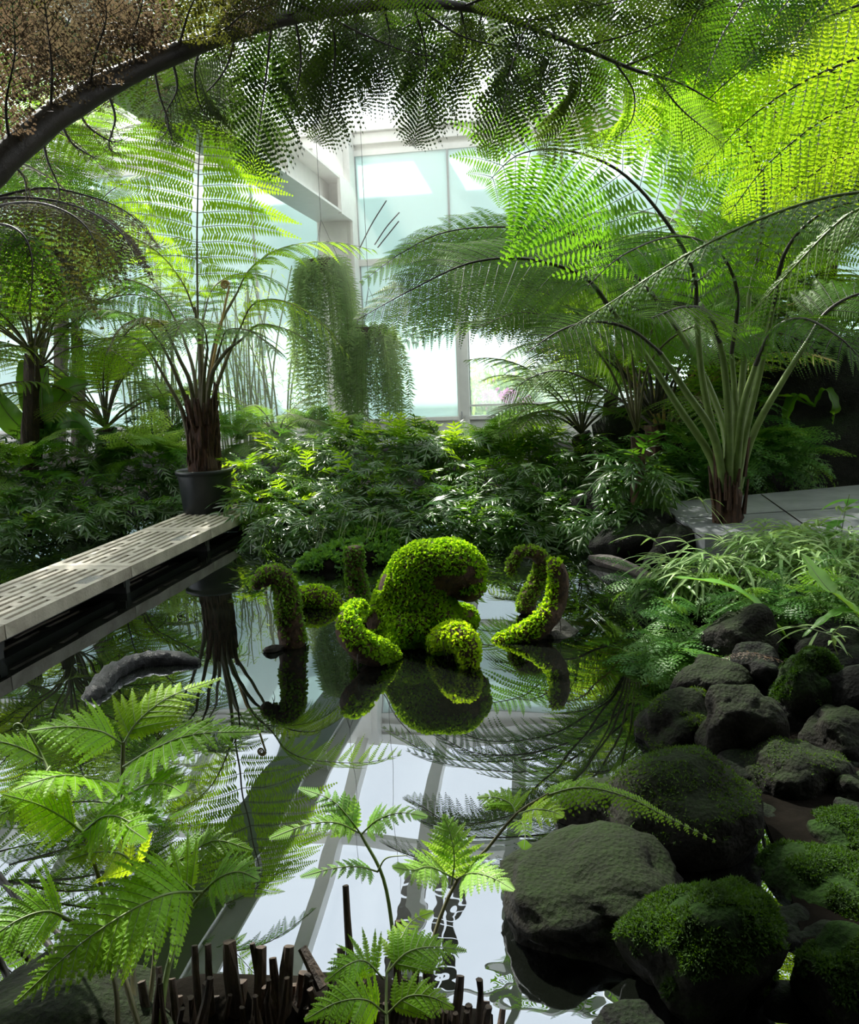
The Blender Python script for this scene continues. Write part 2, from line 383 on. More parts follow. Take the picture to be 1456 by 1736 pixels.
def frond_mb(path, L, n=16, m=20, up=(0, 0, 1), start=.1, ang=22, droop=.22, fwd=.12, hw=None, tmpl=TD, shape=shape_tree,
             jit=.06, curl=0, mat=0, lev3=False, fat=.95, ribs=True, rr=.006, sides=(1, -1), rib_r=None, sag=(0, 0, -1)):
    """Returns (leaf MB, rachis MB). path: 3-D points from the base to the tip."""
    C = catmull(path, 60); T, S, Nn = frames(C, up)
    seg = np.linalg.norm(np.diff(C, axis=0), axis=1); total = seg.sum()
    leaf = MB(); rach = MB()
    tt = start + (1-start)*(np.arange(n)+.5)/n
    spacing = total*(1-start)/n
    hw = hw or spacing*.62
    Ps, Ds, Ws, Ns, ls, ws = [], [], [], [], [], []
    sg = V3(sag)
    for i, t in enumerate(tt):
        x = (t-start)/(1-start)
        fi = t*59; i0 = min(int(fi), 58); fr = fi-i0
        P = C[i0]*(1-fr)+C[i0+1]*fr; t_, s_, n_ = T[i0], S[i0], Nn[i0]
        for side in sides:
            ln = L*float(shape(x))*(1+rng.uniform(-jit, jit))
            a = math.radians(ang*(1+.5*x) + rng.uniform(-3, 3))
            d = s_*side*math.cos(a)+t_*math.sin(a)
            d = unit(d + n_*rng.uniform(-jit, jit))
            s = np.linspace(0, 1, 9)
            dr = droop*(1+rng.uniform(-.3, .3))
            ax = P + d*(ln*s)[:, None] + sg*(dr*ln*s**2)[:, None] + t_*(fwd*ln*s**2)[:, None]
            if curl:
                ax = ax + rng.normal(0, curl*ln, (9, 3))*s[:, None]
            if ribs: tube(rach, ax[[0, 2, 4, 6, 8]], np.array([1, .8, .6, .45, .2])*(rib_r or rr*.35), 3, False)
            mm = max(3, int(round(m*(.35+.65*ln/L))))
            sc = .04 + .96*(np.arange(mm)+.5)/mm
            k = np.minimum((sc*8).astype(int), 7); fk = (sc*8-k)[:, None]
            q = ax[k]*(1-fk)+ax[k+1]*fk
            tq = unit(ax[k+1]-ax[k])
            nq = unit(np.broadcast_to(n_, tq.shape) - tq*np.sum(tq*n_, axis=1)[:, None])
            bq = np.cross(tq, nq)
            h = hw*(.5+.5*ln/L)*np.clip(1-sc**1.8, 0.06, 1)**.9*np.minimum(1, .75+sc)
            for sd_ in (1, -1):
                b_ = math.radians(18)
                dd = unit(bq*sd_*math.cos(b_)+tq*math.sin(b_) + sg*.12 + rng.normal(0, jit*.8 + curl*2, tq.shape))
                ww = unit(tq - dd*np.sum(tq*dd, axis=1)[:, None])
                Ps.append(q); Ds.append(dd); Ws.append(ww*1.0); Ns.append(np.cross(dd, ww)*sd_*-1)
                ls.append(h); ws.append(np.full(mm, ln/mm*fat))
    P, D, W_, N_ = map(np.vstack, (Ps, Ds, Ws, Ns)); l = np.concatenate(ls); w = np.concatenate(ws)
    stamp(leaf, tmpl, P, D, W_, N_, l, w)
    r = rr*(1-.85*np.linspace(0, 1, 30))
    tube(rach, C[::2], r, 6)
    return leaf, rach

def add_frond(parent, path, L, mat='tree', stem='stem', rr=.012, loc=None, name='frond', **kw):
    leaf, rach = frond_mb(path, L, rr=rr, **kw)
    o = put(name, leaf, M[mat], parent)
    put('stipe' if name == 'frond' else 'midrib', rach, M[stem], o, True)
    return o
def copytree(o, parent=None, label=None, group=None):
    c = o.copy(); COL.objects.link(c); c.parent = parent
    for ch in list(o.children): copytree(ch, c)
    if label: c['label'] = label
    if group: c['group'] = group
    return c
def arc(p0, az, el, length, bend, k=8, pw=1.3):
    p = V3(p0).copy(); pts = [p.copy()]; st = length/(k-1)
    for i in range(k-1):
        e = math.radians(el - bend*((i+.5)/(k-1))**pw)
        p = p + st*np.array([math.sin(az)*math.cos(e), math.cos(az)*math.cos(e), math.sin(e)]); pts.append(p.copy())
    return pts
def px(*pts): return [at(*p) for p in pts]
# ------------------------------------------------------------------ the setting
VW = 16.1
uc, zc0 = atv(606, 379, VW)           # foot corner of the big beam at the column
ul, z_lb = atv(700, 257, VW)
_, z_lt = atv(700, 198, VW)
# pond
mb = MB()
g = 24
mb.add([(-14, -1, 0), (14, -1, 0), (14, 14, 0), (-14, 14, 0)], [(0, 1, 2, 3)])
struct('floor_pond_water', mb, M['water'])
def slabmesh(pts, z0, z1):
    mb = MB(); n = len(pts)
    v = [(x, y, z1) for x, y in pts] + [(x, y, z0) for x, y in pts]
    mb.add(v, [list(range(n))]); mb.add(v, [[i+n, (i+1) % n+n, (i+1) % n, i] for i in range(n)])
    return mb
def xy(px_, py_, z=0): p = atz(px_, py_, z); return (p.x, p.y)
# banks of dark soil around the pond
struct('floor_far_bank', slabmesh([(-16, 9.6), xy(-160, 935), xy(120, 895), xy(330, 868), xy(430, 890), xy(560, 885), xy(760, 885), xy(900, 890), xy(1010, 920), xy(1120, 945), xy(1190, 870), (20, 7.2), (20, 40), (-16, 40)], -.3, .03), M['soil'])
struct('floor_right_bank', slabmesh([(.62, -1), (.72, 1.2), (1.0, 2.2), (1.15, 3.0), (1.3, 3.8), xy(1120, 960), xy(1190, 870), (20, 7.2), (20, -1)], -.3, .015), M['soil'])
struct('floor_near_bank', slabmesh([(-6, -3), (-6, .95), (-1.6, 1.1), (-.5, 1.15), (.15, 1.12), (.62, 1.05), (.62, -3)], -.3, .06), M['soil'])
mb = MB(); mb.add([(-200, -200, -.4), (200, -200, -.4), (200, 200, -.4), (-200, 200, -.4)], [(0, 1, 2, 3)])
struct('floor_ground', mb, M['path'])
# paved path on the right
pz = .32
def pxy(px_, py_): p = atz(px_, py_, pz); return (p.x, p.y)
pa = [pxy(1120, 852), pxy(1280, 838), pxy(1500, 818), pxy(1800, 800), pxy(1800, 900), pxy(1456, 918), pxy(1300, 915), pxy(1195, 905), pxy(1150, 880)]
struct('floor_path', slabmesh(pa, 0, pz), M['path'])
mb = MB()
for a, b in (((1110, 860), (1190, 912)), ((1290, 838), (1400, 916)), ((1170, 878), (1500, 856))):
    p, q = pxy(*a), pxy(*b); p = V3((*p, pz+.002)); q = V3((*q, pz+.002)); d = unit(q-p); s = np.cross(d, [0, 0, 1])*.006
    mb.add([p-s, p+s, q+s, q-s], [(0, 1, 2, 3)])
struct('trim_path_joints', mb, M['soil'])

# back wall: lintel, column, posts, frosted panes
mb = MB()
U0, U1 = -16, 15
bbox(mb, U0, U1, VW, VW+.1, z_lb, z_lb+.1)
bbox(mb, U0, U1, VW+.06, VW+.1, z_lb+.1, z_lb+.2)
bbox(mb, U0, U1, VW-.04, VW+.1, z_lb+.2, z_lt-.22)
bbox(mb, U0, U1, VW, VW+.1, z_lt-.22, z_lt-.2)
bbox(mb, U0, U1, VW-.12, VW+.1, z_lt-.2, z_lt)
struct('trim_lintel', mb, M['white'])
mb = MB()
bbox(mb, U0, U1, VW-.05, VW+.1, .1, .55)
bbox(mb, U0, U1, VW-.1, VW+.12, .55, .62)
struct('wall_back_plinth', mb, M['white'])
BW = .68
mb = MB()
bbox(mb, uc-BW-.02, uc, VW-.35, VW+.1, .1, z_lt-.05)
bbox(mb, uc-.05, uc+.0, VW-.40, VW-.352, .1, z_lt-.3)
bbox(mb, uc-.16, uc-.13, VW-.365, VW-.352, .1, z_lt-.3)
struct('wall_back_column', mb, M['white'])
# long I beam running from the column over the pond
mb = MB(); zb = zc0; zt = zc0+.62
v0, v1 = -3, VW-.37
bbox(mb, uc-BW, uc, v0, v1, zb, zb+.04); bbox(mb, uc-BW, uc, v0, v1, zt-.04, zt)
bbox(mb, uc-BW/2-.03, uc-BW/2+.03, v0, v1, zb+.04, zt-.04)
for q in (VW-.8, VW-4, VW-7.2, VW-10.4, VW-13.6): bbox(mb, uc-BW/2+.03, uc-.03, q, q+.03, zb+.04, zt-.04)
bbox(mb, uc-.05, uc+.01, VW-1.2, VW-.36, zb-.02, zt+.02)
struct('ceiling_beam', mb, M['white'])
# posts / mullions
posts = [(u_, w_) for u_, w_ in ((-13.2, .06), (-11.0, .25), (-8.8, .06), (-6.6, .06), (-4.4, .06))]
um, _ = atv(759, 300, VW)
up_, _ = atv(785, 650, VW)
mulls = [uc-8.4, uc-6.3, uc-4.2, uc-2.1]
k = 1
def pane(u0, u1, z0, z1, mat):
    global k
    mb = MB(); bbox(mb, u0, u1, VW+.02, VW+.035, z0, z1)
    fr = struct('window_%d' % k, mb, M[mat])
    fm = MB()
    bbox(fm, u0, u0+.018, VW, VW+.05, z0, z1); bbox(fm, u1-.018, u1, VW, VW+.05, z0, z1)
    put('window_frame', fm, M['gasket'], fr); k += 1
zg0 = .62
edges = [U0, uc-8.4, uc-6.3, uc-4.2, uc-2.1, uc-.7]
for a, b in zip(edges[:-1], edges[1:]): pane(a, b, zg0, z_lb, 'frost')
_, zdoor = atv(785, 430, VW)
pane(uc, um, zdoor, z_lb, 'frost')
e2 = [um, um+2.1, um+4.2, um+6.3, um+8.4]
for a, b in zip(e2[:-1], e2[1:]): pane(a, b, zdoor, z_lb, 'frost')
pane(uc, up_-.1, zg0, zdoor-.12, 'frost')
pane(up_+.12, um+2.6, zg0, zdoor-.12, 'clear')
pane(um+2.6, um+5.2, zg0, zdoor-.12, 'clear')
pane(um+5.2, um+8.4, zg0, zdoor-.12, 'frost')
mb = MB()
bbox(mb, up_-.1, up_+.12, VW-.1, VW+.06, .1, zdoor)
bbox(mb, up_-.1, up_-.07, VW-.13, VW-.1, .1, zdoor, 0)
bbox(mb, uc, um+8.4, VW-.06, VW+.06, zdoor-.12, zdoor)
_, zr = atv(840, 686, VW)
bbox(mb, up_+.12, um+5.2, VW-.03, VW+.01, zr-.02, zr+.02)
struct('trim_door_post', mb, M['white'])
mb = MB(); _, zh = atv(780, 705, VW); bbox(mb, up_-.04, up_-.015, VW-.15, VW-.13, zh-.09, zh+.09); bbox(mb, up_-.04, up_-.015, VW-.13, VW-.1, zh-.02, zh+.02)
o = struct('trim_door_handle', mb, M['gasket'])

# unseen next-bay roof behind the frosted wall: openings shaped to cast sun patches
sU, sV, sZ = SUN_DIR.dot(U), SUN_DIR.dot(W), SUN_DIR.z
zN = z_lb + .35
def vback(z): t = (zN-z)/(-sZ); return VW + (-sV)*t, -sU*t     # (v on the roof, u shift)
rows = []
_, za = atv(700, 277, VW); _, zb_ = atv(700, 336, VW)
_, zc_ = atv(700, 545, VW); _, zd_ = atv(700, 695, VW)
va, ua = vback(za); vb, ub = vback(zb_); vc, uc_ = vback(zc_); vd, ud = vback(zd_)
mb = MB()
def plate(u0, u1, v0, v1): bbox(mb, u0, u1, v0, v1, zN, zN+.03)
RU0, RU1 = -26, 22
plate(RU0, RU1, VW+.02, va); plate(RU0, RU1, vb, vc)
plate(RU0, RU1, vd, vd+.9)
um1, _ = atv(736, 328, VW); um2, _ = atv(793, 328, VW)
barw = um2-um1
q = um1+ub
um3, _ = atv(697, 695, VW); q2 = um3+ud-.75
i = -7
while i < 8:
    a = q + i*2.15
    plate(a, a+barw, va, vb); a = q2 + i*2.6; plate(a, a+.75, vc, vd); i += 1
struct('ceiling_next_house', mb, M['milky'])

# glass roof over the pond house: rafters run along the building, purlins across
mb = MB(); gl = MB()
RV = 5.0; slope = .30
def rz(v): return z_lt + (VW-v)*slope if v > RV else z_lt + (VW-RV)*slope - (RV-v)*slope
def slantbeam(mb, u0, u1, va, vb, h):
    c = [(u, v, rz(v)+dz) for u in (u0, u1) for v in (va, vb) for dz in (-h, 0)]
    mb.add([B(*x) for x in c], QB)
ru = [uc-.34-i*1.62 for i in range(-9, 10)]
for u in ru:
    slantbeam(mb, u-.12, u+.12, RV, VW+.3, .30); slantbeam(mb, u-.12, u+.12, -5, RV, .30)
for v in (13.4, 10.7, 8.0, RV, 2.0, -1.0):
    bbox(mb, U0, U1, v-.07, v+.07, rz(v)-.24, rz(v)-.05)
struct('ceiling_rafters', mb, M['white'])
for (a, b) in ((RV, VW+.3),):
    gl.add([B(U0, a, rz(a)+.02), B(U1, a, rz(a)+.02), B(U1, b, rz(b)+.02), B(U0, b, rz(b)+.02)], [(0, 1, 2, 3)])
struct('ceiling_glass', gl, M['roofglass'])
mb = MB(); mb.add([B(*x) for x in [(u, v, rz(v)+dz) for u in (U0, U1) for v in (-5.3, RV-1.2) for dz in (.03, .08)]], QB)
struct('ceiling_near_blocker', mb, M['gasket'])  # unseen opaque roof over the viewer, added to darken the foreground
mb = MB(); mb.add([B(*x) for x in [(U0, RV-1.2, rz(RV-1.2)+.02), (U1, RV-1.2, rz(RV-1.2)+.02), (U1, RV, rz(RV)+.02), (U0, RV, rz(RV)+.02)]], [(0, 1, 2, 3)])
struct('ceiling_glass_near', mb, M['roofglass'])
# ladder-like shade grilles lying along the panes (seen mirrored in the pond)
def grille(u0, v0, v1, label):
    mb = MB(); v = v0
    while v < v1:
        for c in (0, 1):
            a = u0 + c*.24
            pts = [(a+du, v+dv, rz(v+dv)-.03+dz) for du in (0, .19) for dv in (0, .26) for dz in (-.02, 0)]
            mb.add([B(*x) for x in pts], QB)
        v += .33
    tag(put('roof_grille', mb, M['grille']), label, 'grille')
G1 = True

# unseen dark walls added beside and behind the viewer to block light
mb = MB(); bbox(mb, U0, U1, -5.3, -5, -.3, 7.2)
struct('wall_rear_blocker', mb, M['cave'])
mb = MB(); bbox(mb, 14.7, 15, -5, VW, -.3, 5.0)
struct('wall_right_blocker', mb, M['cave'])
# ------------------------------------------------------------------ slotted concrete footbridge
ZB = .195
fe = atz(222, 959.5, ZB); FU = fe.dot(U); FV = fe.dot(W)
BWD = .66; SL = 1.40; TH = .085
def slab_mesh():
    mb = MB(); n = 8; rows = [0]                     # long bars with staggered slots between
    slot = .034; edge = .05
    bar = (BWD - 2*edge - n*slot)/(n-1)
    y0 = .004; y1 = SL-.004
    def bx(x0, x1, a, b, z0=-TH, z1=0, mi=0):
        box(mb, ((x0+x1)/2, (a+b)/2, (z0+z1)/2), x1-x0, b-a, z1-z0, mi=mi)
    bx(-BWD, -BWD+edge, y0, y1); bx(-edge, 0, y0, y1)
    x = -BWD+edge
    for i in range(n):
        cuts = [.10, .62, 1.30] if i % 2 == 0 else [.10, .34, .86, 1.30]
        if i == n-1: cuts = [.10, .55, .84, 1.30]
        if i == n-3: cuts = [.10, .40, 1.30]
        segs = [(y0, cuts[0])] + [(c-.035, c+.035) for c in cuts[1:-1]] + [(cuts[-1], y1)]
        for a, b in segs: bx(x, x+slot, a, b)
        if i == n-1: bx(x, x+slot, .86, 1.10)
        x += slot
        if i < n-1: bx(x, x+bar, y0, y1); x += bar
    return mb
def plate_mesh():
    mb = MB(); x0, x1, y0, y1 = -.135, -.045, .90, 1.10; z = .0005
    def bx(a, b, c, d): box(mb, ((a+b)/2, (c+d)/2, z+.001), b-a, d-c, .003)
    bx(x0, x1, y0, y0+.004); bx(x0, x1, y1-.004, y1); bx(x0, x0+.004, y0, y1); bx(x1-.004, x1, y0, y1)
    for r_ in range(3):                      # rows of small worn raised marks
        xx = x0+.018+r_*.022; y = y0+.02
        while y < y1-.03:
            d = .006+.008*random.random(); bx(xx, xx+.010, y, y+d); y += d+.006
    return mb
sm = slab_mesh().mesh('slotted_slab', M['concrete']); pm = plate_mesh().mesh('maker_plate', M['gasket'])
bm_ = MB()
for xx in (-.56, -.16): box(bm_, (xx, SL/2, -TH-.03), .08, SL-.1, .06)
br = bm_.mesh('bearer', M['under'])
names = ['slotted concrete bridge slab cut off by the left frame edge', 'slotted concrete bridge slab second from the left frame edge, above the dark reflection',
         'slotted concrete bridge slab just in front of the black pot\'s slab', 'short-looking slotted bridge slab that carries the black fern pot', 'slotted concrete bridge slab out of frame at lower left']
V0 = FV - SL
for j, i in enumerate((0, 1, 2, -1)):
    lab = {0: names[1], 1: names[2], 2: names[3], -1: names[0]}[i]
    t = thing('bridge_slab', lab, 'slab', B(FU, V0+i*SL, ZB), 'concrete slabs of the footbridge', -BA, True)
    put('slotted_deck', sm, None, t); put('maker_plate', pm, None, t); put('bearer', br, None, t)
    pb = MB(); box(pb, (-BWD/2, SL-.02, -TH-.16), BWD-.06, .05, .30); box(pb, (-.06, SL-.02, -TH-.03), .05, .09, .06)
    put('support', pb, M['under'], t)

# ------------------------------------------------------------------ potted tree fern
pc = atz(344, 872, ZB); pc.z = ZB + .001; pc.y += .22; pc.x -= .01
PY = pc.y
pot = thing('potted_tree_fern', 'tall tree fern with fibrous red-brown trunk in a black plastic pot on the bridge end', 'potted plant')
mb = MB()
lathe(mb, pc, [(0, .0), (.225, 0), (.235, .01), (.262, .37), (.262, .385), (.283, .387), (.285, .425), (.272, .428), (.262, .40), (.255, .36), (.0, .355)], 40)
put('pot', mb, M['pot'], pot, True)
mb = MB(); lathe(mb, pc, [(0, .36), (.25, .358)], 24); put('soil', mb, M['soil'], pot)
tp = at(343, 690, PY)
# trunk: core plus many upright fibre strips
mb = MB(); base = pc + Vector((0, 0, .35))
tube(mb, catmull([base, base+(tp-base)*.5, tp], 8), np.array([.15, .15, .145, .14, .135, .12, .09, .05]), 14, jitter=.15)
for i in range(70):
    a = random.uniform(0, 2*math.pi); h0 = random.uniform(0, .62); hl = random.uniform(.12, .35)
    r0 = .145*(1-.12*h0)
    c0 = base.lerp(tp, h0) + Vector((math.cos(a)*r0, math.sin(a)*r0, 0)); c1 = base.lerp(tp, min(1.08, h0+hl*1.3)) + Vector((math.cos(a)*(r0+.015), math.sin(a)*(r0+.015), 0))
    tube(mb, [c0, c0.lerp(c1, .5)+Vector((math.cos(a)*.01, math.sin(a)*.01, 0)), c1], [.012, .013, .004], 4)
for i in range(22):                         # old broken stalk bases ringing the top
    a = i*2.4; r0 = .11; p0 = base.lerp(tp, random.uniform(.6, .9))+Vector((math.cos(a)*r0, math.sin(a)*r0, 0)); L_ = random.uniform(.12, .38)
    p1 = p0+Vector((math.cos(a)*.03, math.sin(a)*.03, L_*.6)); p2 = p0+Vector((math.cos(a)*.05, math.sin(a)*.05, L_))
    tube(mb, [p0, p1, p2], [.026, .022, .012], 6, jitter=.2)
put('trunk', mb, M['trunk'], pot)
def ptop(dx=0): return (343+dx*1.3, 752, PY)
def stipe(parent, pts, r0, r1, mat, name='stipe'):
    mb = MB(); C = catmull(px(*pts), 12); tube(mb, C, np.linspace(r0, r1, 12), 7); return put(name, mb, M[mat], parent, True)
# main upright frond
def uprp(*pts): return px(*pts)
add_frond(pot, px((338, 640, PY), (335, 520, PY-.05), (334, 400, PY-.1), (336, 300, PY-.2), (338, 235, PY-.35), (325, 205, PY-.6)), .98, 'lime', 'stem', .014, n=17, m=34, up=(0, -1, .1), start=.22, ang=10, droop=.20, fwd=-.02, hw=.125, fat=.85, rib_r=.004)
stipe(pot, [ptop(-2), (339, 690, PY), (338, 640, PY)], .022, .014, 'stem', 'frond_stalk')
pf = [  # stalk path, frond path, length, material
 ([ptop(-14), (318, 690, PY), (296, 630, PY-.1), (275, 585, PY-.15)], [(275, 585, PY-.15), (245, 550, PY-.25), (200, 528, PY-.4), (155, 523, PY-.5), (115, 530, PY-.6)], .42, 'silver'),
 ([ptop(-10), (325, 660, PY-.05), (305, 610, PY-.1), (285, 565, PY-.2)], [(285, 565, PY-.2), (270, 545, PY-.35), (235, 540, PY-.5), (200, 560, PY-.6), (180, 600, PY-.65)], .28, 'olive'),
 ([ptop(5), (352, 680, PY), (362, 630, PY-.1), (372, 590, PY-.2)], [(372, 590, PY-.2), (385, 560, PY-.3), (420, 560, PY-.5), (450, 580, PY-.6), (470, 600, PY-.7)], .33, 'silver'),
 ([ptop(10), (358, 690, PY+.05), (380, 620, PY+.1), (405, 560, PY+.15)], [(405, 560, PY+.15), (430, 515, PY+.1), (480, 510, PY), (540, 545, PY-.1), (595, 606, PY-.15)], .50, 'lime'),
 ([ptop(3), (350, 670, PY+.1), (370, 560, PY+.2), (400, 500, PY+.3)], [(400, 500, PY+.3), (425, 455, PY+.35), (480, 420, PY+.4), (560, 410, PY+.5), (640, 425, PY+.5)], .55, 'lime'),
 ([ptop(0), (345, 650, PY-.1), (352, 590, PY-.3)], [(352, 590, PY-.3), (345, 555, PY-.5), (320, 540, PY-.8), (300, 560, PY-1.0), (290, 600, PY-1.1)], .36, 'silver'),
 ([ptop(-6), (330, 640, PY+.1), (310, 570, PY+.2)], [(310, 570, PY+.2), (270, 500, PY+.3), (200, 470, PY+.4), (130, 480, PY+.5), (80, 510, PY+.5)], .46, 'tree'),
 ([ptop(6), (355, 650, PY-.1), (380, 600, PY-.2), (410, 575, PY-.3)], [(410, 575, PY-.3), (440, 550, PY-.35), (490, 560, PY-.4), (540, 590, PY-.5)], .32, 'tree'),
 ([ptop(0), (342, 600, PY+.2), (345, 540, PY+.4)], [(345, 540, PY+.4), (360, 490, PY+.6), (400, 465, PY+.8), (450, 470, PY+1.0), (500, 500, PY+1.1)], .45, 'tree'),
 ([ptop(0), (340, 600, PY-.1), (330, 520, PY-.2)], [(330, 530, PY-.2), (310, 480, PY-.25), (270, 430, PY-.3), (220, 400, PY-.3), (180, 395, PY-.35)], .36, 'lime'),
 ([ptop(-16), (310, 700, PY-.05), (290, 660, PY-.1), (262, 610, PY-.15)], [(262, 610, PY-.15), (240, 580, PY-.2), (200, 570, PY-.25), (150, 590, PY-.3)], .30, 'tree'),
]
for st_, fp, L, mt in pf:
    add_frond(pot, px(*fp), L, mt, 'stem', .010, n=17, m=20, start=.03, ang=24, droop=.40, rib_r=.003)
    stipe(pot, st_, .030, .012, 'stem', 'frond_stalk')
mb = MB(); c = at(381, 483, PY-.1)                    # a tightly coiled crozier
th = np.linspace(0, 4*math.pi, 40); rr_ = .042*(1-th/(4.4*math.pi))
tube(mb, [c+Vector((math.cos(t)*r, 0, math.sin(t)*r)) for t, r in zip(th, rr_)], np.linspace(.012, .006, 40), 6, up=(0, 1, 0))
tube(mb, catmull([at(343, 735, PY), at(360, 620, PY-.05), at(389, 484, PY-.1)], 10), np.linspace(.016, .010, 10), 6)
put('crozier', mb, M['stempale'], pot, True)
lf = MB()

# ------------------------------------------------------------------ rocks
def sph(sub):
    import bmesh
    bm = bmesh.new(); bmesh.ops.create_icosphere(bm, subdivisions=sub, radius=1)
    v = np.array([x.co[:] for x in bm.verts]); f = np.array([[q.index for q in x.verts] for x in bm.faces]); bm.free(); return v, f
SP5 = sph(5); SP4 = sph(4); SP3 = sph(3)
def rock_mb(c, r, seed, rot=0, tilt=0, sq=.75, amp=.19, sp=None, fl=0, fine=.035):
    v, f = sp or SP5; v = v.copy()
    v = np.sign(v)*np.abs(v)**sq; v = v/np.maximum(np.linalg.norm(v, axis=1, keepdims=True)**.5, .3)
    out = np.empty_like(v); s = seed*7.31
    for i, p in enumerate(v):
        q = Vector(p)
        d = noise.noise(q*1.1+Vector((s, 0, 0)))*amp*2 + noise.noise(q*2.6+Vector((0, s, 0)))*amp*.6 + noise.noise(q*7+Vector((0, 0, s)))*fine + noise.noise(q*19+Vector((s, s, 0)))*fine*.45
        out[i] = p*(1+d)
    out *= V3(r)
    Rm = np.array(Matrix.Rotation(rot, 3, 'Z') @ Matrix.Rotation(tilt, 3, 'Y'))
    return MB().add(out@Rm.T + V3(c), f), out@Rm.T + V3(c), f
def tufts(o, V, Fc, n, size, mat, name='moss', zmin=.35, tmpl=TD, wr=.35, seed=0, lay=.5, box_=None, keep=None):
    a, b, c = V[Fc[:, 0]], V[Fc[:, 1]], V[Fc[:, 2]]
    cr = np.cross(b-a, c-a); ar = np.linalg.norm(cr, axis=1); nn = cr/np.maximum(ar[:, None], 1e-12)
    ok = nn[:, 2] > zmin
    cen = (a+b+c)/3
    if keep is not None: ok &= keep(cen, nn)
    else: ok &= np.array([noise.noise(Vector(q)*9+Vector((seed, 0, 0))) > -.12 for q in cen])
    w = ar*ok
    if w.sum() <= 0: return None
    idx = rng.choice(len(Fc), n, p=w/w.sum())
    u = rng.random((n, 2)); fl = u.sum(1) > 1; u[fl] = 1-u[fl]
    P = a[idx] + (b-a)[idx]*u[:, :1] + (c-a)[idx]*u[:, 1:]
    nr = nn[idx]; rd = unit(rng.normal(size=(n, 3)))
    D = unit(nr*(1-lay) + rd*lay + V3((0, 0, -.15)))
    Wd = unit(np.cross(D, rng.normal(size=(n, 3)))); N_ = np.cross(D, Wd)
    mb = MB(); l = size*rng.uniform(.6, 1.3, n)
    stamp(mb, tmpl, P, D, Wd, N_, l, l*wr)
    return put(name, mb, M[mat], o)
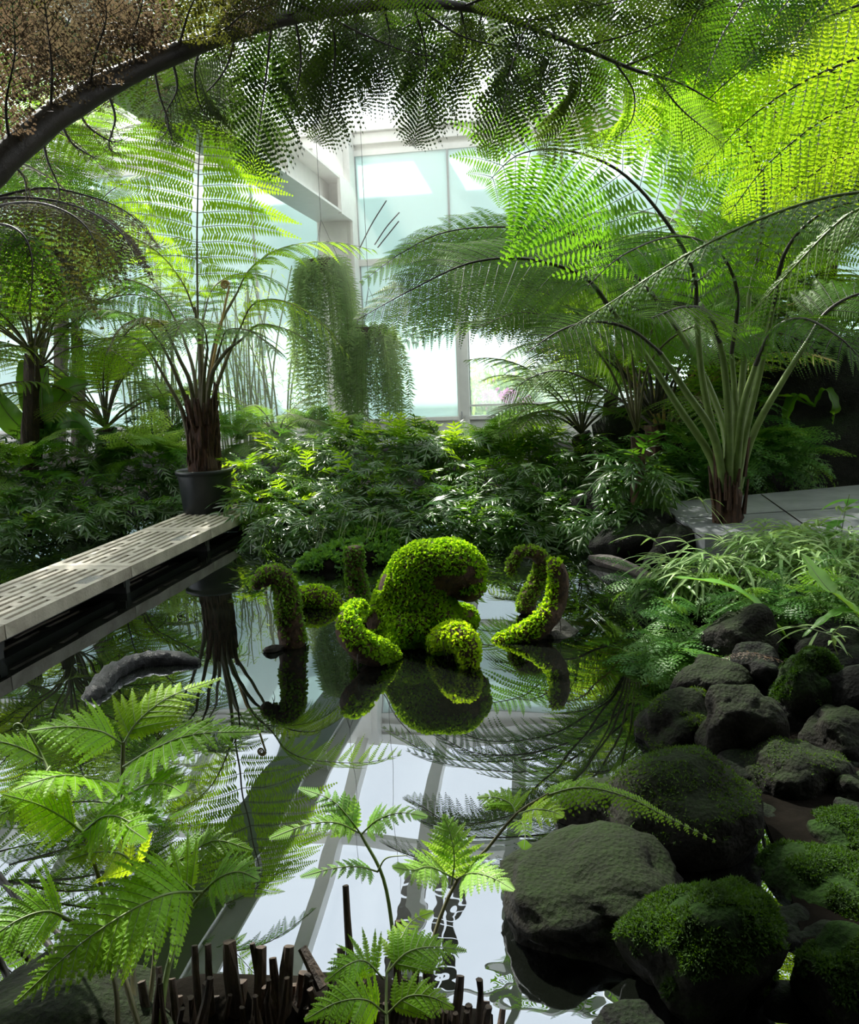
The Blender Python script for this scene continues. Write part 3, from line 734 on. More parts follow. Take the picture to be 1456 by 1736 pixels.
ROCKS = [ # px, py, Y, rx, rz(px units), depth ratio, mat, rot, tilt, sq, label, tufts(n,size,mat)
 (1006, 1518, 2.08, 166, 84, .9, 'rock', .2, .10, .75, 'big dark oval boulder at the water edge, its left end nearest the pool centre', None),
 (1125, 1398, 2.55, 172, 128, .8, 'rock', -.2, -.05, .7, 'broad dark mossy-topped boulder right behind the arching bright frond tip', (5000, .012, 'mossrock')),
 (1150, 1245, 3.15, 70, 66, .9, 'rock', .3, -.3, .75, 'low sloping grey-green boulder leaning on the upright egg-shaped one', (1500, .012, 'mossrock')),
 (1252, 1233, 2.95, 66, 72, .8, 'rock', .1, .05, .75, 'upright egg-shaped boulder standing on top of the broad dark one', None),
 (1212, 1156, 3.45, 60, 40, .9, 'rock', -.2, .05, .8, 'small rough grey boulder under the dead curled leaf', None),
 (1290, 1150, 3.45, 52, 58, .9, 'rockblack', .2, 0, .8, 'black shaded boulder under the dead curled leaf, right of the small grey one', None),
 (1346, 1330, 2.75, 88, 70, .85, 'rock', .3, .1, .65, 'blocky boulder with a sunlit flat top at the right edge', (900, .010, 'mossrock')),
 (1200, 1620, 1.80, 124, 124, .8, 'rockmossy', .15, -.1, .7, 'large boulder with bright green moss cap in the lower right foreground', (15000, .011, 'mossrock')),
 (1405, 1530, 2.15, 118, 78, .9, 'rockmossy', -.1, .15, .75, 'moss-covered boulder behind and right of the moss-capped foreground one', (11000, .011, 'mossrock')),
 (1450, 1440, 2.40, 84, 62, .9, 'rockmossy', .2, .25, .75, 'sloping bright-moss boulder on the right frame edge at mid height of the pile', (6000, .011, 'mossrock')),
 (1452, 1672, 1.68, 92, 92, .8, 'rockmossy', .0, 0, .75, 'wet mossy boulder in the bottom right corner', (5000, .011, 'mossrock')),
 (1372, 1185, 3.25, 62, 90, .8, 'rockmossy', .1, .12, .85, 'tall moss-draped slab below the ribbon ferns on the right', (7000, .013, 'mossrock')),
 (1262, 1085, 3.75, 62, 56, .9, 'rock', .4, -.35, .6, 'angular dark wedge-shaped rock between the lace ferns and the strap leaf', None),
 (1432, 1262, 3.0, 66, 66, .9, 'rock', .1, .2, .7, 'brownish boulder half cut off by the right frame edge, below the mossy slab', None),
 (1450, 1360, 2.65, 54, 52, .9, 'rock', .1, 0, .8, 'brown boulder on the right frame edge beside the blocky sunlit-top one', None),
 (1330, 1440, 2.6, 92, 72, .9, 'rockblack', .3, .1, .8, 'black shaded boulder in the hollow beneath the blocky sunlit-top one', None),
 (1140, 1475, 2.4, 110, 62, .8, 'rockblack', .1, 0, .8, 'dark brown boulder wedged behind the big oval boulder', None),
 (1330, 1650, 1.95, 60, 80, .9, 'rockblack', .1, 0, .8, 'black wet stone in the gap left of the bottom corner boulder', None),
 (1070, 1745, 1.66, 60, 26, .9, 'rockblack', .1, 0, .8, 'low wet stone in the rippled water at the bottom', None),
 (942, 1092, 4.55, 40, 40, .9, 'rockpale', .1, .2, .75, 'pale grey boulder in the pool beside the curling moss tentacle', None),
 (1385, 1090, 3.9, 80, 50, .9, 'rockblack', .1, 0, .8, 'dark rock in the shade under the broad strap leaves at right', None),
 (1090, 915, 6.4, 88, 46, .7, 'rockblack', .1, -.2, .75, 'black rock overhang at the far bank left of the tall right fern', None),
 (1050, 858, 7.4, 75, 42, .8, 'rockblack', .1, .1, .75, 'black rock ledge under the drooping lobed ferns', None),
 (1145, 940, 5.9, 48, 52, .8, 'rockblack', .5, .4, .6, 'black angular rock in front of the path end', None),
 (1010, 930, 7.0, 60, 30, .8, 'rockblack', .5, .1, .6, 'low black rock at the waterline behind the curling moss tentacle', None),
 (1225, 1010, 4.9, 80, 45, .8, 'rockblack', .2, .2, .75, 'dark rock under the ribbon fern left of the tall right fern base', None),
 (1130, 1035, 4.8, 46, 30, .8, 'rockblack', .2, .3, .7, 'low dark rock at the pool edge beneath the lace fern sprays', None),
]
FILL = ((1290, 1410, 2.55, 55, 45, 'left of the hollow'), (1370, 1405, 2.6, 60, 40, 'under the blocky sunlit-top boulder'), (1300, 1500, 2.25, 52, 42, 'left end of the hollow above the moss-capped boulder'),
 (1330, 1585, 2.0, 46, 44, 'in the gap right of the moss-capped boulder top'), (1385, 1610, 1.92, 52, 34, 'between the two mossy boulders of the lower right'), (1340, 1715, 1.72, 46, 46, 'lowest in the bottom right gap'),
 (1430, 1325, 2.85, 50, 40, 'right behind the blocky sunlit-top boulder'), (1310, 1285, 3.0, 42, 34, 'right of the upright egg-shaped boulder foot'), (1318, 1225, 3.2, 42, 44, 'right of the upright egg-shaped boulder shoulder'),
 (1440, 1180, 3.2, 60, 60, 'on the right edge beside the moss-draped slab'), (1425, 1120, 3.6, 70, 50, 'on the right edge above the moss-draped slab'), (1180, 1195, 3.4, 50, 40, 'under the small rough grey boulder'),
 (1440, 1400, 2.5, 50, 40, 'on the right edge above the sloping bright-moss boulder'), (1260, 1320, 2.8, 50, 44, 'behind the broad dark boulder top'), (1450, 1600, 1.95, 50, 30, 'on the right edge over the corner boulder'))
for x, y, Y, a_, b_, lab in FILL: ROCKS.append((x, y, Y, a_, b_, .9, 'rockblack', random.uniform(-.3, .3), random.uniform(-.2, .2), .75, 'added black stone for gap shade, ' + lab, None))  # filler stones added where only dark gaps show between the boulders
rock_objs = {}
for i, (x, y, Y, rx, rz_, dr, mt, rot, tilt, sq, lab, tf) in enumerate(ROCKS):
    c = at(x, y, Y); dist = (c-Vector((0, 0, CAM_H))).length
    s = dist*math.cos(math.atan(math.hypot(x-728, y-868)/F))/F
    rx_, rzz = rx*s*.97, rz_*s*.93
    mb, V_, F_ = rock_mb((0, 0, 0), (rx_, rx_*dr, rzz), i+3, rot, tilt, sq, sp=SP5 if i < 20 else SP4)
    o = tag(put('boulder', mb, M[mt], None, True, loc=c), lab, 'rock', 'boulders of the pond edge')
    if tf: tufts(o, V_, F_, tf[0], tf[1], tf[2], zmin=.25 if mt == 'rockmossy' else .5, seed=i, lay=.6)
# dark rock face on the right beyond the path
mb, V_, F_ = rock_mb((0, 0, 0), (2.6, .9, 1.1), 60, .1, 0, .55, amp=.2)
tag(put('rock_face', mb, M['cave'], None, True, loc=at(1440, 745, 9.6)), 'large dark rock face beyond the path at right', 'rock')
# driftwood
mb = MB(); tube(mb, catmull([at(800, 1087, 4.5), at(830, 1098, 4.45), at(862, 1112, 4.4)], 8), [.012, .03, .035, .035, .032, .028, .02, .01], 8, jitter=.15)
tag(put('driftwood', mb, M['bark']), 'short grey piece of driftwood in the water at the right tentacle base', 'log')
mb = MB(); tube(mb, catmull([at(1000, 945, 6.2), at(1060, 962, 5.9), at(1110, 985, 5.6)], 8), [.02, .05, .055, .055, .05, .05, .04, .02], 8, jitter=.15)
tag(put('fallen_log', mb, M['bark']), 'dark log lying at the pool edge under the black rocks', 'log')

# ------------------------------------------------------------------ moss octopus
octo = thing('octopus_topiary', 'moss-covered octopus sculpture rising from the middle of the pool', 'sculpture')
def blob_mesh(name, balls, vox, mat):
    mb = MB()
    for c, r in balls: mb.add(SP3[0]*V3(r)+V3(c), SP3[1])
    me = mb.mesh(name, mat, True); o = bpy.data.objects.new(name, me); COL.objects.link(o)
    md = o.modifiers.new('r', 'REMESH'); md.mode = 'VOXEL'; md.voxel_size = vox
    sm_ = o.modifiers.new('s', 'SMOOTH'); sm_.iterations = 6
    dg = bpy.context.evaluated_depsgraph_get(); new = bpy.data.meshes.new_from_object(o.evaluated_get(dg))
    o.modifiers.clear(); o.data = new
    for p in new.polygons: p.use_smooth = True
    new.calc_loop_triangles()
    V_ = np.array([v.co[:] for v in new.vertices]); F_ = np.array([t.vertices[:] for t in new.loop_triangles])
    return o, V_, F_
OY = 4.55
sc_ = 4.62/F
def ball(x, y, Y, rx, rz_, ry=None): s = sc_*Y/OY; return (at(x, y, Y), (rx*s, (ry or rx)*s, rz_*s))
head, HV, HF = blob_mesh('head', [
    ball(722, 962, OY, 52, 46), ball(760, 956, OY, 54, 42), ball(790, 968, OY-.02, 34, 38), ball(795, 998, OY-.03, 28, 24), ball(690, 968, OY, 30, 38),
    ball(708, 1008, OY, 56, 46), ball(700, 985, OY, 46, 44), ball(680, 1000, OY, 40, 42), ball(690, 1040, OY-.02, 46, 42), ball(735, 1048, OY-.05, 46, 42), ball(700, 1060, OY-.12, 40, 34), ball(665, 1062, OY, 32, 28),
    ball(768, 1050, OY, 30, 26), ball(745, 1068, OY-.1, 34, 26), ball(648, 1050, OY+.02, 30, 34), ball(660, 1020, OY+.05, 28, 34), ball(690, 1078, OY-.14, 34, 18), ball(738, 1080, OY-.14, 32, 18), ball(785, 1050, OY+.05, 26, 26), ball(765, 985, OY, 34, 22)], .018, M['coir'])
head.parent = octo
def hk(cen, nn):
    und = (nn[:, 2] < -.15) & (cen[:, 2] > .2) & (cen[:, 0] > at(735, 1000, OY).x)
    cav = np.array([noise.noise(Vector(q)*7) for q in cen])
    return ~und & (cav > -.42)
TC = T_([(0, 0, 0), (.35, .5, .1), (.8, .45, 0), (1, 0, .12), (.8, -.45, 0), (.35, -.5, .1)], [(0, 3, 1), (1, 3, 2), (0, 5, 3), (5, 4, 3)])
tufts(head, HV, HF, 15000, .019, 'moss', 'foliage', -2, TC, .75, lay=.55, keep=hk)
TENT = [ # points (px,py,Y,r px), leaf count, matte, mask, label
 ([(497, 1100, 4.5, 26), (490, 1050, 4.5, 24), (487, 1015, 4.5, 22), (480, 985, 4.5, 20), (462, 975, 4.5, 19), (440, 985, 4.5, 15), (432, 998, 4.5, 9)], 1900, 'mossdull', -.35, 'top'),
 ([(503, 1030, 5.3, 16), (515, 1014, 5.3, 20), (540, 1013, 5.3, 22), (562, 1028, 5.3, 22), (574, 1048, 5.25, 18), (572, 1062, 5.2, 14)], 2000, 'moss', -.6, None),
 ([(628, 1062, 4.6, 26), (618, 1030, 4.75, 23), (608, 1005, 4.8, 18), (602, 970, 4.8, 17), (600, 940, 4.8, 17), (598, 926, 4.8, 13)], 2200, 'mossdull', -.5, None),
 ([(668, 1122, 4.25, 20), (650, 1112, 4.2, 26), (620, 1100, 4.1, 28), (597, 1080, 4.1, 26), (590, 1058, 4.15, 24), (600, 1035, 4.25, 18), (618, 1028, 4.3, 11)], 2600, 'moss', -.2, 'right'),
 ([(738, 1110, 4.5, 18), (742, 1100, 4.4, 23), (752, 1085, 4.25, 26), (770, 1078, 4.15, 27), (787, 1086, 4.08, 25), (795, 1105, 4.05, 21), (796, 1128, 4.05, 17)], 3200, 'moss', -.9, None),
 ([(838, 1096, 4.45, 17), (862, 1088, 4.45, 21), (895, 1074, 4.45, 23), (925, 1050, 4.45, 22), (942, 1020, 4.5, 20), (948, 985, 4.5, 18), (942, 960, 4.5, 15), (930, 956, 4.5, 8)], 1700, 'moss', .1, 'lefttop'),
 ([(890, 1040, 4.9, 16), (896, 1015, 4.95, 17), (912, 985, 5.0, 16), (920, 955, 5.0, 15), (905, 938, 5.0, 13), (882, 938, 5.0, 11), (868, 958, 5.0, 10), (866, 975, 5.0, 6)], 1700, 'mossdull', -.3, None),
]
for ti, (pts, n, mt, thr, md) in enumerate(TENT):
    C = catmull([at(*p[:3]) for p in pts], 36); rads = np.interp(np.linspace(0, 1, 36), np.linspace(0, 1, len(pts)), [p[3]*p[2]*1.02/F for p in pts])
    rads[0] *= .8; rads[-1] *= .7
    mb = MB(); tube(mb, C, rads*.92, 14, jitter=.06, up=(0, 1, .2)); 
    o = put('tentacle', mb, M['coir'], octo, True)
    V_ = np.concatenate(mb.v[:1]); Fq = mb.f[0]; F_ = np.vstack([Fq[:, [0, 1, 2]], Fq[:, [0, 2, 3]]])
    a, b, c = V_[F_[:, 0]], V_[F_[:, 1]], V_[F_[:, 2]]; nn = np.cross(b-a, c-a)
    cc = C[np.clip((F_[:, 0]//14), 0, 35)]
    if np.mean(np.sum(nn*((a+b+c)/3-cc), axis=1)) < 0: F_ = F_[:, ::-1]
    def kp(cen, nn, md=md, thr=thr):
        nz_ = np.array([noise.noise(Vector(q)*8+Vector((ti, 0, 0))) for q in cen])
        k_ = nz_*1.2 + nn[:, 2]*.9
        if md == 'right': k_ += nn[:, 0]*1.2 - .2
        if md == 'lefttop': k_ += -nn[:, 0]*1.0
        if md == 'top': k_ += (cen[:, 2]-.25)*2
        return k_ > thr
    tufts(o, V_, F_, n, .018, mt, 'foliage', -2, TC, .7, seed=ti, lay=.55, keep=kp)
    if ti in (5, 3, 4, 0, 2):            # stray roots and trailing strands
        mb = MB()
        for q in range(16 if ti == 5 else 9):
            i0 = random.randint(8, 33); p = V3(C[i0]); w = rng.normal(0, 1, 3); w /= np.linalg.norm(w); p = p+w*rads[i0]*.95
            L_ = random.uniform(.04, .14); tube(mb, catmull([p, p+w*.02+V3((0, 0, -L_*.4)), p+w*.01+V3((0, 0, -L_))], 6), [.003, .003, .003, .002, .002, .001], 3)
        put('roots', mb, M['bark'], o)
# trailing creeper on the right tentacle
mb = MB(); C = catmull([at(945, 962, 4.5), at(968, 985, 4.5), at(978, 1020, 4.5), at(975, 1045, 4.5)], 14); tube(mb, C, .003, 3)
idx = rng.integers(0, 14, 60); P = C[idx]+rng.normal(0, .006, (60, 3)); D = unit(rng.normal(size=(60, 3))); Wd = unit(np.cross(D, rng.normal(size=(60, 3))))
stamp(mb, TC, P, D, Wd, np.cross(D, Wd), .018, .014); put('trailing_creeper', mb, M['mossdull'], octo)
# bare dark loop of the far left arm, floating at the surface
C = catmull([atz(338, 1122, .01), atz(290, 1118, .015), atz(235, 1122, .02), atz(190, 1142, .02), atz(163, 1172, .01), atz(158, 1195, -.04), atz(170, 1215, -.10)], 40)
mb = MB(); tube(mb, C, np.concatenate([np.linspace(.018, .05, 8), np.full(24, .05), np.linspace(.05, .03, 8)]), 12, jitter=.18, up=(0, 0, 1))
tag(put('sponge_arm', mb, M['wetblack'], None, True), 'bare black spongy curved arm floating at the surface in the left of the pool', 'sculpture')
mb = MB(); tube(mb, catmull([at(482, 1098, 4.45), at(462, 1100, 4.4), at(446, 1104, 4.4)], 6), [.012, .02, .022, .02, .016, .006], 7, jitter=.3)
tag(put('sunken_branch', mb, M['bark']), 'black twig lump sticking out left of the leftmost upright tentacle foot', 'branch')
# low island behind it
isl, IV, IF = blob_mesh('island', [((*at(x, y, Y)[:2], .0), (r*Y/F, r*Y/F*.7, h)) for x, y, Y, r, h in
   ((600, 960, 6.6, 85, .14), (560, 962, 6.4, 60, .10), (650, 955, 6.9, 60, .18), (620, 945, 7.0, 60, .22))], .03, M['soil'])
tag(isl, 'low islet of creeping weeds in the water behind the octopus', 'islet')
tufts(isl, IV, IF, 3200, .05, 'lace', 'creeping_weed', .05, TC, .6, lay=.65)
mb = MB()
for i in range(26):
    p = at(random.uniform(530, 680), 930, random.uniform(6.5, 7)); p.z = random.uniform(.1, .2); q = p+Vector((random.uniform(-.08, .08), 0, random.uniform(.12, .3)))
    tube(mb, catmull([p, (p+q)/2+Vector((random.uniform(-.02, .02), 0, 0)), q], 5), .0025, 3)
put('grass_blades', mb, M['stemgreen'], isl)
# ------------------------------------------------------------------ leaf prototypes
def lobed_leaf(nl=5, length=.30, droop=.35, seed=0, wid=.30):
    r = np.random.default_rng(seed); mb = MB()
    s = np.linspace(0, 1, 12); mid = np.stack([s*length*(1-.15*droop), .02*length*np.sin(s*3+seed), -droop*length*s**2], 1)
    T, S, Nn = frames(mid)
    w = .022*length*(1.3-s)
    v = np.stack([mid - S*w[:, None] + Nn*.004, mid + S*w[:, None]+ Nn*.004], 1).reshape(-1, 3)
    i = np.arange(11)*2; mb.add(v, np.stack([i, i+1, i+3, i+2], 1))
    def lobe(p, d, n_, L, wd):
        q = np.linspace(0, 1, 6); side = np.cross(d, n_)
        sag = -V3((0, 0, 1))*(q**2*L*.25)[:, None]
        c = p + d*(L*q)[:, None] + sag
        h = wd*np.array([.55, .9, 1.0, .85, .5, .02])*(1+.12*r.normal(size=6))
        v = np.stack([c - side*h[:, None]-n_*h[:, None]*.2, c+n_*.002, c + side*h[:, None]-n_*h[:, None]*.2], 1).reshape(-1, 3)
        f = []
        for k in range(5):
            a = k*3; f += [(a, a+1, a+4, a+3), (a+1, a+2, a+5, a+4)]
        mb.add(v, f)
    for k in range(nl):
        t = .22+.62*k/max(1, nl-1); j = int(t*11); L = length*wid*2*(.75+.4*math.sin(math.pi*(k+.7)/nl))*r.uniform(.85, 1.1)*.62
        for sd_ in (1, -1):
            d = unit(S[j]*sd_*.80 + T[j]*.62 + Nn[j]*r.uniform(-.1, .25)); lobe(mid[j], d, Nn[j], L, length*.040)
    lobe(mid[9], T[9], Nn[9], length*.32, length*.045)
    return mb
WART = [lobed_leaf(5, .30, .4, 1).mesh('lobed_leaf', M['wart']), lobed_leaf(6, .34, .7, 2).mesh('lobed_leaf', M['wart']), lobed_leaf(4, .26, .25, 3).mesh('lobed_leaf', M['wart']), lobed_leaf(5, .30, 1.0, 4).mesh('lobed_leaf', M['wart'])]
WLIT = [lobed_leaf(5, .28, .2, 5).mesh('lobed_leaf', M['wartlight']), lobed_leaf(4, .26, .5, 6).mesh('lobed_leaf', M['wartlight'])]
def lace_leaf(L, n, m, bend, seed, mat, tmpl=TS3):
    p = [(0, 0, 0), (L*.35, 0, L*.04), (L*.7, 0, -L*.02*bend), (L, 0, -L*.18*bend)]
    lf, ra = frond_mb(p, L*.42, n=n, m=m, start=.2, ang=28, droop=.2, hw=L*.085, tmpl=tmpl, shape=shape_tri, rr=.003, fat=1.0)
    lf.add(np.concatenate(ra.v), np.array([[0, 0, 0]])) if False else None
    return lf.mesh('lace_leaf', M[mat])
LACE = [lace_leaf(.34, 8, 6, 1, 1, 'lace'), lace_leaf(.30, 7, 6, 2.5, 2, 'lace')]
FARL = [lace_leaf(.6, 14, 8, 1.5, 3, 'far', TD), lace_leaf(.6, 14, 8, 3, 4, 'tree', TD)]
def ribbon_leaf(seed, n=6, L=.20):
    r = np.random.default_rng(seed); mb = MB(); ang = np.linspace(-1.9, 1.9, n) if n > 3 else np.linspace(-.7, .7, n)
    base = V3((.16, 0, .06)); tube(mb, catmull([(0, 0, 0), (.08, 0, .05), base], 5), .0018, 3)
    for a in ang:
        l = L*(1-.22*abs(a)/1.9)*r.uniform(.85, 1.1); q = np.linspace(0, 1, 7); d = V3((math.cos(a), math.sin(a), .25))
        c = base + d*(l*q)[:, None] + V3((0, 0, -1))*(l*.75*q**2)[:, None]; sd_ = V3((-math.sin(a), math.cos(a), 0))
        h = .0085*np.array([.5, .9, 1, 1, .85, .6, .05])
        v = np.stack([c-sd_*h[:, None], c+V3((0, 0, -.002)), c+sd_*h[:, None]], 1).reshape(-1, 3); f = []
        for k in range(6): a_ = k*3; f += [(a_, a_+1, a_+4, a_+3), (a_+1, a_+2, a_+5, a_+4)]
        mb.add(v, f)
    return mb.mesh('ribbon_leaf', M['pteris'])
RIB = [ribbon_leaf(1, 6), ribbon_leaf(2, 5, .24), ribbon_leaf(3, 3, .24)]
def clump(name, label, cat, c, n, rad, protos, sc=(.8, 1.2), group=None, elev=(-25, 65), face=None, part='frond', fl=.6, spread_z=.7):
    t = thing(name, label, cat, c, group, 0, True)
    for i in range(n):
        az = random.uniform(-math.pi, math.pi) if face is None else random.gauss(face, 1.05)
        el = math.radians(random.uniform(*elev)); rr = rad*random.uniform(.15, .75)
        o = bpy.data.objects.new(part, random.choice(protos)); COL.objects.link(o); o.parent = t
        o.location = (math.cos(az)*math.cos(el)*rr, math.sin(az)*math.cos(el)*rr, math.sin(el)*rr*spread_z + random.uniform(-.3, .3)*rad*.6)
        o.rotation_euler = Matrix.Rotation(az+random.uniform(-.4, .4), 3, 'Z').__matmul__(Matrix.Rotation(-el*.7-math.radians(random.uniform(-15, 15)), 3, 'Y')).__matmul__(Matrix.Rotation(random.uniform(-.5, .5), 3, 'X')).to_euler()
        s = random.uniform(*sc); o.scale = (s, s, s)
    return t
CAMF = -math.pi/2
ordn = ['first', 'second', 'third', 'fourth', 'fifth', 'sixth', 'seventh', 'eighth', 'ninth', 'tenth', 'eleventh', 'twelfth', 'thirteenth', 'fourteenth', 'fifteenth']
rowsF = [ ('waterline row', 893, 7.45, 452, 1110, 12, .32), ('second row up', 858, 8.15, 440, 1125, 12, .32),
          ('third row up', 812, 8.7, 400, 1120, 12, .33), ('top row', 772, 9.4, 520, 1100, 11, .38)]
for rn, y, Y, x0, x1, n, rad in rowsF:
    for i in range(n):
        x = x0+(x1-x0)*i/(n-1)+random.uniform(-12, 12)
        yy = y + (18 if x > 950 and Y < 8 else 0) + random.uniform(-8, 8)
        c = at(x, yy, Y - (x-420)*.0007)
        pr = WART if not (Y > 8.5 and random.random() < .45 or (Y > 8 and x < 560)) else WART + WLIT*3
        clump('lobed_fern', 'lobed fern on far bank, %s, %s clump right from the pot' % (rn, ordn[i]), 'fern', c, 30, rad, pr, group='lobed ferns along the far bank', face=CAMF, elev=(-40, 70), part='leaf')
rowsL = [('waterline row', 0, 7), ('second row', 1, 7), ('third row', 2, 7), ('back row', 3, 6)]
for rn, k_, n in rowsL:
    for i in range(n):
        x = -30 + 345*i/(n-1); f_ = (x+30)/345
        c = at(x+random.uniform(-8, 8), 918-66*f_-48*k_+random.uniform(-7, 7), 7.7+1.3*f_+.65*k_)
        clump('lobed_fern', 'lobed fern behind the bridge, %s, %s clump from the left edge' % (rn, ordn[i]), 'fern', c, 28, .34, WART if k_ < 3 else WART+LACE, group='lobed ferns along the left bank', face=CAMF+.2, elev=(-40, 70), part='leaf')
clump('lobed_fern', 'lobed fern at the foot of the layered tree fern above the black rocks', 'fern', at(1080, 800, 6.7), 44, .34, WART, (.9, 1.2), face=CAMF, elev=(-60, 75), part='leaf')
clump('lobed_fern', 'lobed fern hanging down between the hedge end and the black rocks', 'fern', at(1065, 865, 6.6), 40, .26, WART, (.8, 1.1), face=CAMF, elev=(-70, 50), part='leaf')
clump('lobed_fern', 'lobed fern at the end of the hedge by the paved path', 'fern', at(1110, 815, 7.3), 36, .28, WART, (.9, 1.2), face=CAMF, elev=(-40, 70), part='leaf')
for i, (x, y) in enumerate(((600, 757), (650, 760), (705, 752), (750, 756), (810, 752), (870, 750), (920, 752), (470, 765), (540, 762))):
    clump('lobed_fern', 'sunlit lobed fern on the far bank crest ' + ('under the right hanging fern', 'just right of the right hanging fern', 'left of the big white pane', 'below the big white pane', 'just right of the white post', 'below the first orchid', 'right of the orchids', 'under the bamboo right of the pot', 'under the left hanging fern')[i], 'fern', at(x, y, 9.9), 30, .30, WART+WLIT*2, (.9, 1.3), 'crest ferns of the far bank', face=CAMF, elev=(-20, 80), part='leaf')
# yellow-lit sprig right of the pot
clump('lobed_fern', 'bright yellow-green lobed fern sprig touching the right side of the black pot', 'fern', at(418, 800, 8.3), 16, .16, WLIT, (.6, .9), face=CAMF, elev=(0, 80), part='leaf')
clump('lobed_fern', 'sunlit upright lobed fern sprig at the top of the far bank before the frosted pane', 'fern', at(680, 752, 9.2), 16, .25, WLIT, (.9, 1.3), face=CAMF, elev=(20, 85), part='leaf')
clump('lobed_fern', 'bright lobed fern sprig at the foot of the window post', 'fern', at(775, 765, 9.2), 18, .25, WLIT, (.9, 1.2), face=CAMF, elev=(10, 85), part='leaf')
clump('lobed_fern', 'pale drooping lobed fern hanging over the black rock ledge', 'fern', at(1020, 880, 6.9), 22, .26, WART, (.9, 1.3), face=CAMF-.3, elev=(-60, 30), part='leaf')
clump('lobed_fern', 'lobed fern spreading above the black rock ledge left of the lace bush', 'fern', at(1075, 800, 7.4), 30, .34, WART, (.9, 1.3), face=CAMF, elev=(-20, 70), part='leaf')

# ------------------------------------------------------------------ right bank: ribbon ferns, lace ferns, strap leaves
for x, y, Y, r, lab in ((1395, 945, 5.0, .30, 'by the path beneath the thin brown twig'), (1445, 975, 4.6, .32, 'at the right frame edge below the path'), (1350, 970, 4.75, .30, 'in the middle of the ribbon fern bed'),
                   (1285, 965, 4.9, .26, 'right beside the tall fern trunk foot'), (1225, 985, 4.75, .28, 'left in the bed, drooping toward the pool'), (1165, 985, 4.9, .22, 'farthest left, over the dark rock at the pool edge'),
                   (1320, 930, 5.4, .20, 'at the path edge just right of the trunk'), (1450, 1010, 4.3, .28, 'on the right edge above the broad strap leaves')):
    clump('ribbon_fern', 'pale variegated ribbon fern %s' % lab, 'fern', at(x, y, Y), 44, r, RIB, (.8, 1.15), 'ribbon ferns on the right bank', elev=(-20, 48), part='leaf', face=CAMF)
for x, y, Y, r, lab in ((1285, 1035, 4.15, .26, 'under the tall fern, above the strap leaf'), (1215, 1045, 4.25, .24, 'left of the strap leaf'), (1350, 1025, 4.15, .26, 'right of the strap leaf base'), (1180, 1075, 4.1, .20, 'below the dark rock at the pool edge'),
                   (1140, 1110, 3.95, .15, 'lowest, hanging over the water'), (1185, 1125, 3.85, .14, 'silvery, hanging beside the small rough boulder'), (1120, 1000, 4.8, .18, 'spilling over the low dark rock'), (1410, 1045, 4.1, .24, 'with yellow sunlit tips at the right edge')):
    clump('lace_fern', 'fine lace fern %s' % lab, 'fern', at(x, y, Y), 34, r, LACE, (.65, 1.0), 'lace ferns on the right bank', elev=(-35, 60), part='leaf', face=CAMF-.2)
for x, y, Y, r, lab in ((1170, 775, 7.7, .36, 'left of the tall fern trunk across the path'), (1250, 765, 7.9, .34, 'behind the tall fern trunk'), (1310, 770, 7.9, .32, 'right of the tall fern trunk across the path'), (1215, 700, 8.4, .36, 'high up behind the pale stalks')):
    clump('lace_fern', 'shaded lace fern bush %s' % lab, 'fern', at(x, y, Y), 44, r, LACE, (1.2, 1.8), 'lace fern bushes beyond the path', elev=(-50, 60), part='leaf', face=CAMF)
def strap(parent, pts, w, mat='strap', up=(0, 0, 1), wave=.12):
    C = catmull(px(*pts), 26); T, S, Nn = frames(C, up); s = np.linspace(0, 1, 26)
    h = w*np.clip(np.sin(np.pi*np.clip(s*.93+.06, 0, 1))**.7, .04, 1)
    wv = Nn*(np.sin(s*38)*w*wave)[:, None]
    v = np.stack([C-S*h[:, None]+wv+Nn*(h*.35)[:, None], C, C+S*h[:, None]-wv+Nn*(h*.35)[:, None]], 1).reshape(-1, 3); f = []
    for k_ in range(25): a = k_*3; f += [(a, a+1, a+4, a+3), (a+1, a+2, a+5, a+4)]
    mb = MB().add(v, f); o = put('leaf', mb, M[mat], parent, True)
    m2 = MB(); tube(m2, C, w*.05, 4); put('midrib', m2, M['stemgreen'], o, True)
t = thing('strap_fern', 'single long crinkled strap-leaved fern arching over the lace ferns toward the pool', 'fern', at(1335, 1085, 3.8))
strap(t, [(1345, 1095, 3.8), (1310, 1055, 3.8), (1270, 1015, 3.85), (1220, 990, 3.9), (1140, 978, 4.0)], .038)
t = thing('strap_fern', 'broad strap-leaved fern entering from the right frame edge', 'fern', at(1456, 1060, 3.6))
strap(t, [(1500, 1100, 3.6), (1440, 1030, 3.65), (1400, 995, 3.7), (1360, 940, 3.9)], .055)
strap(t, [(1500, 1080, 3.6), (1450, 1040, 3.6), (1410, 1045, 3.6), (1360, 1080, 3.6)], .035)
t = thing('strap_fern', 'dark strap-leaved fern hanging over the rock face at right', 'fern', at(1350, 680, 8.5))
for q in (([(1380, 690, 8.5), (1350, 670, 8.4), (1335, 700, 8.3), (1332, 730, 8.3)]), ([(1380, 690, 8.5), (1400, 660, 8.4), (1415, 690, 8.3), (1412, 720, 8.3)]), ([(1380, 690, 8.5), (1330, 672, 8.4), (1300, 680, 8.2), (1280, 700, 8.2)])):
    strap(t, q, .06, 'tree')
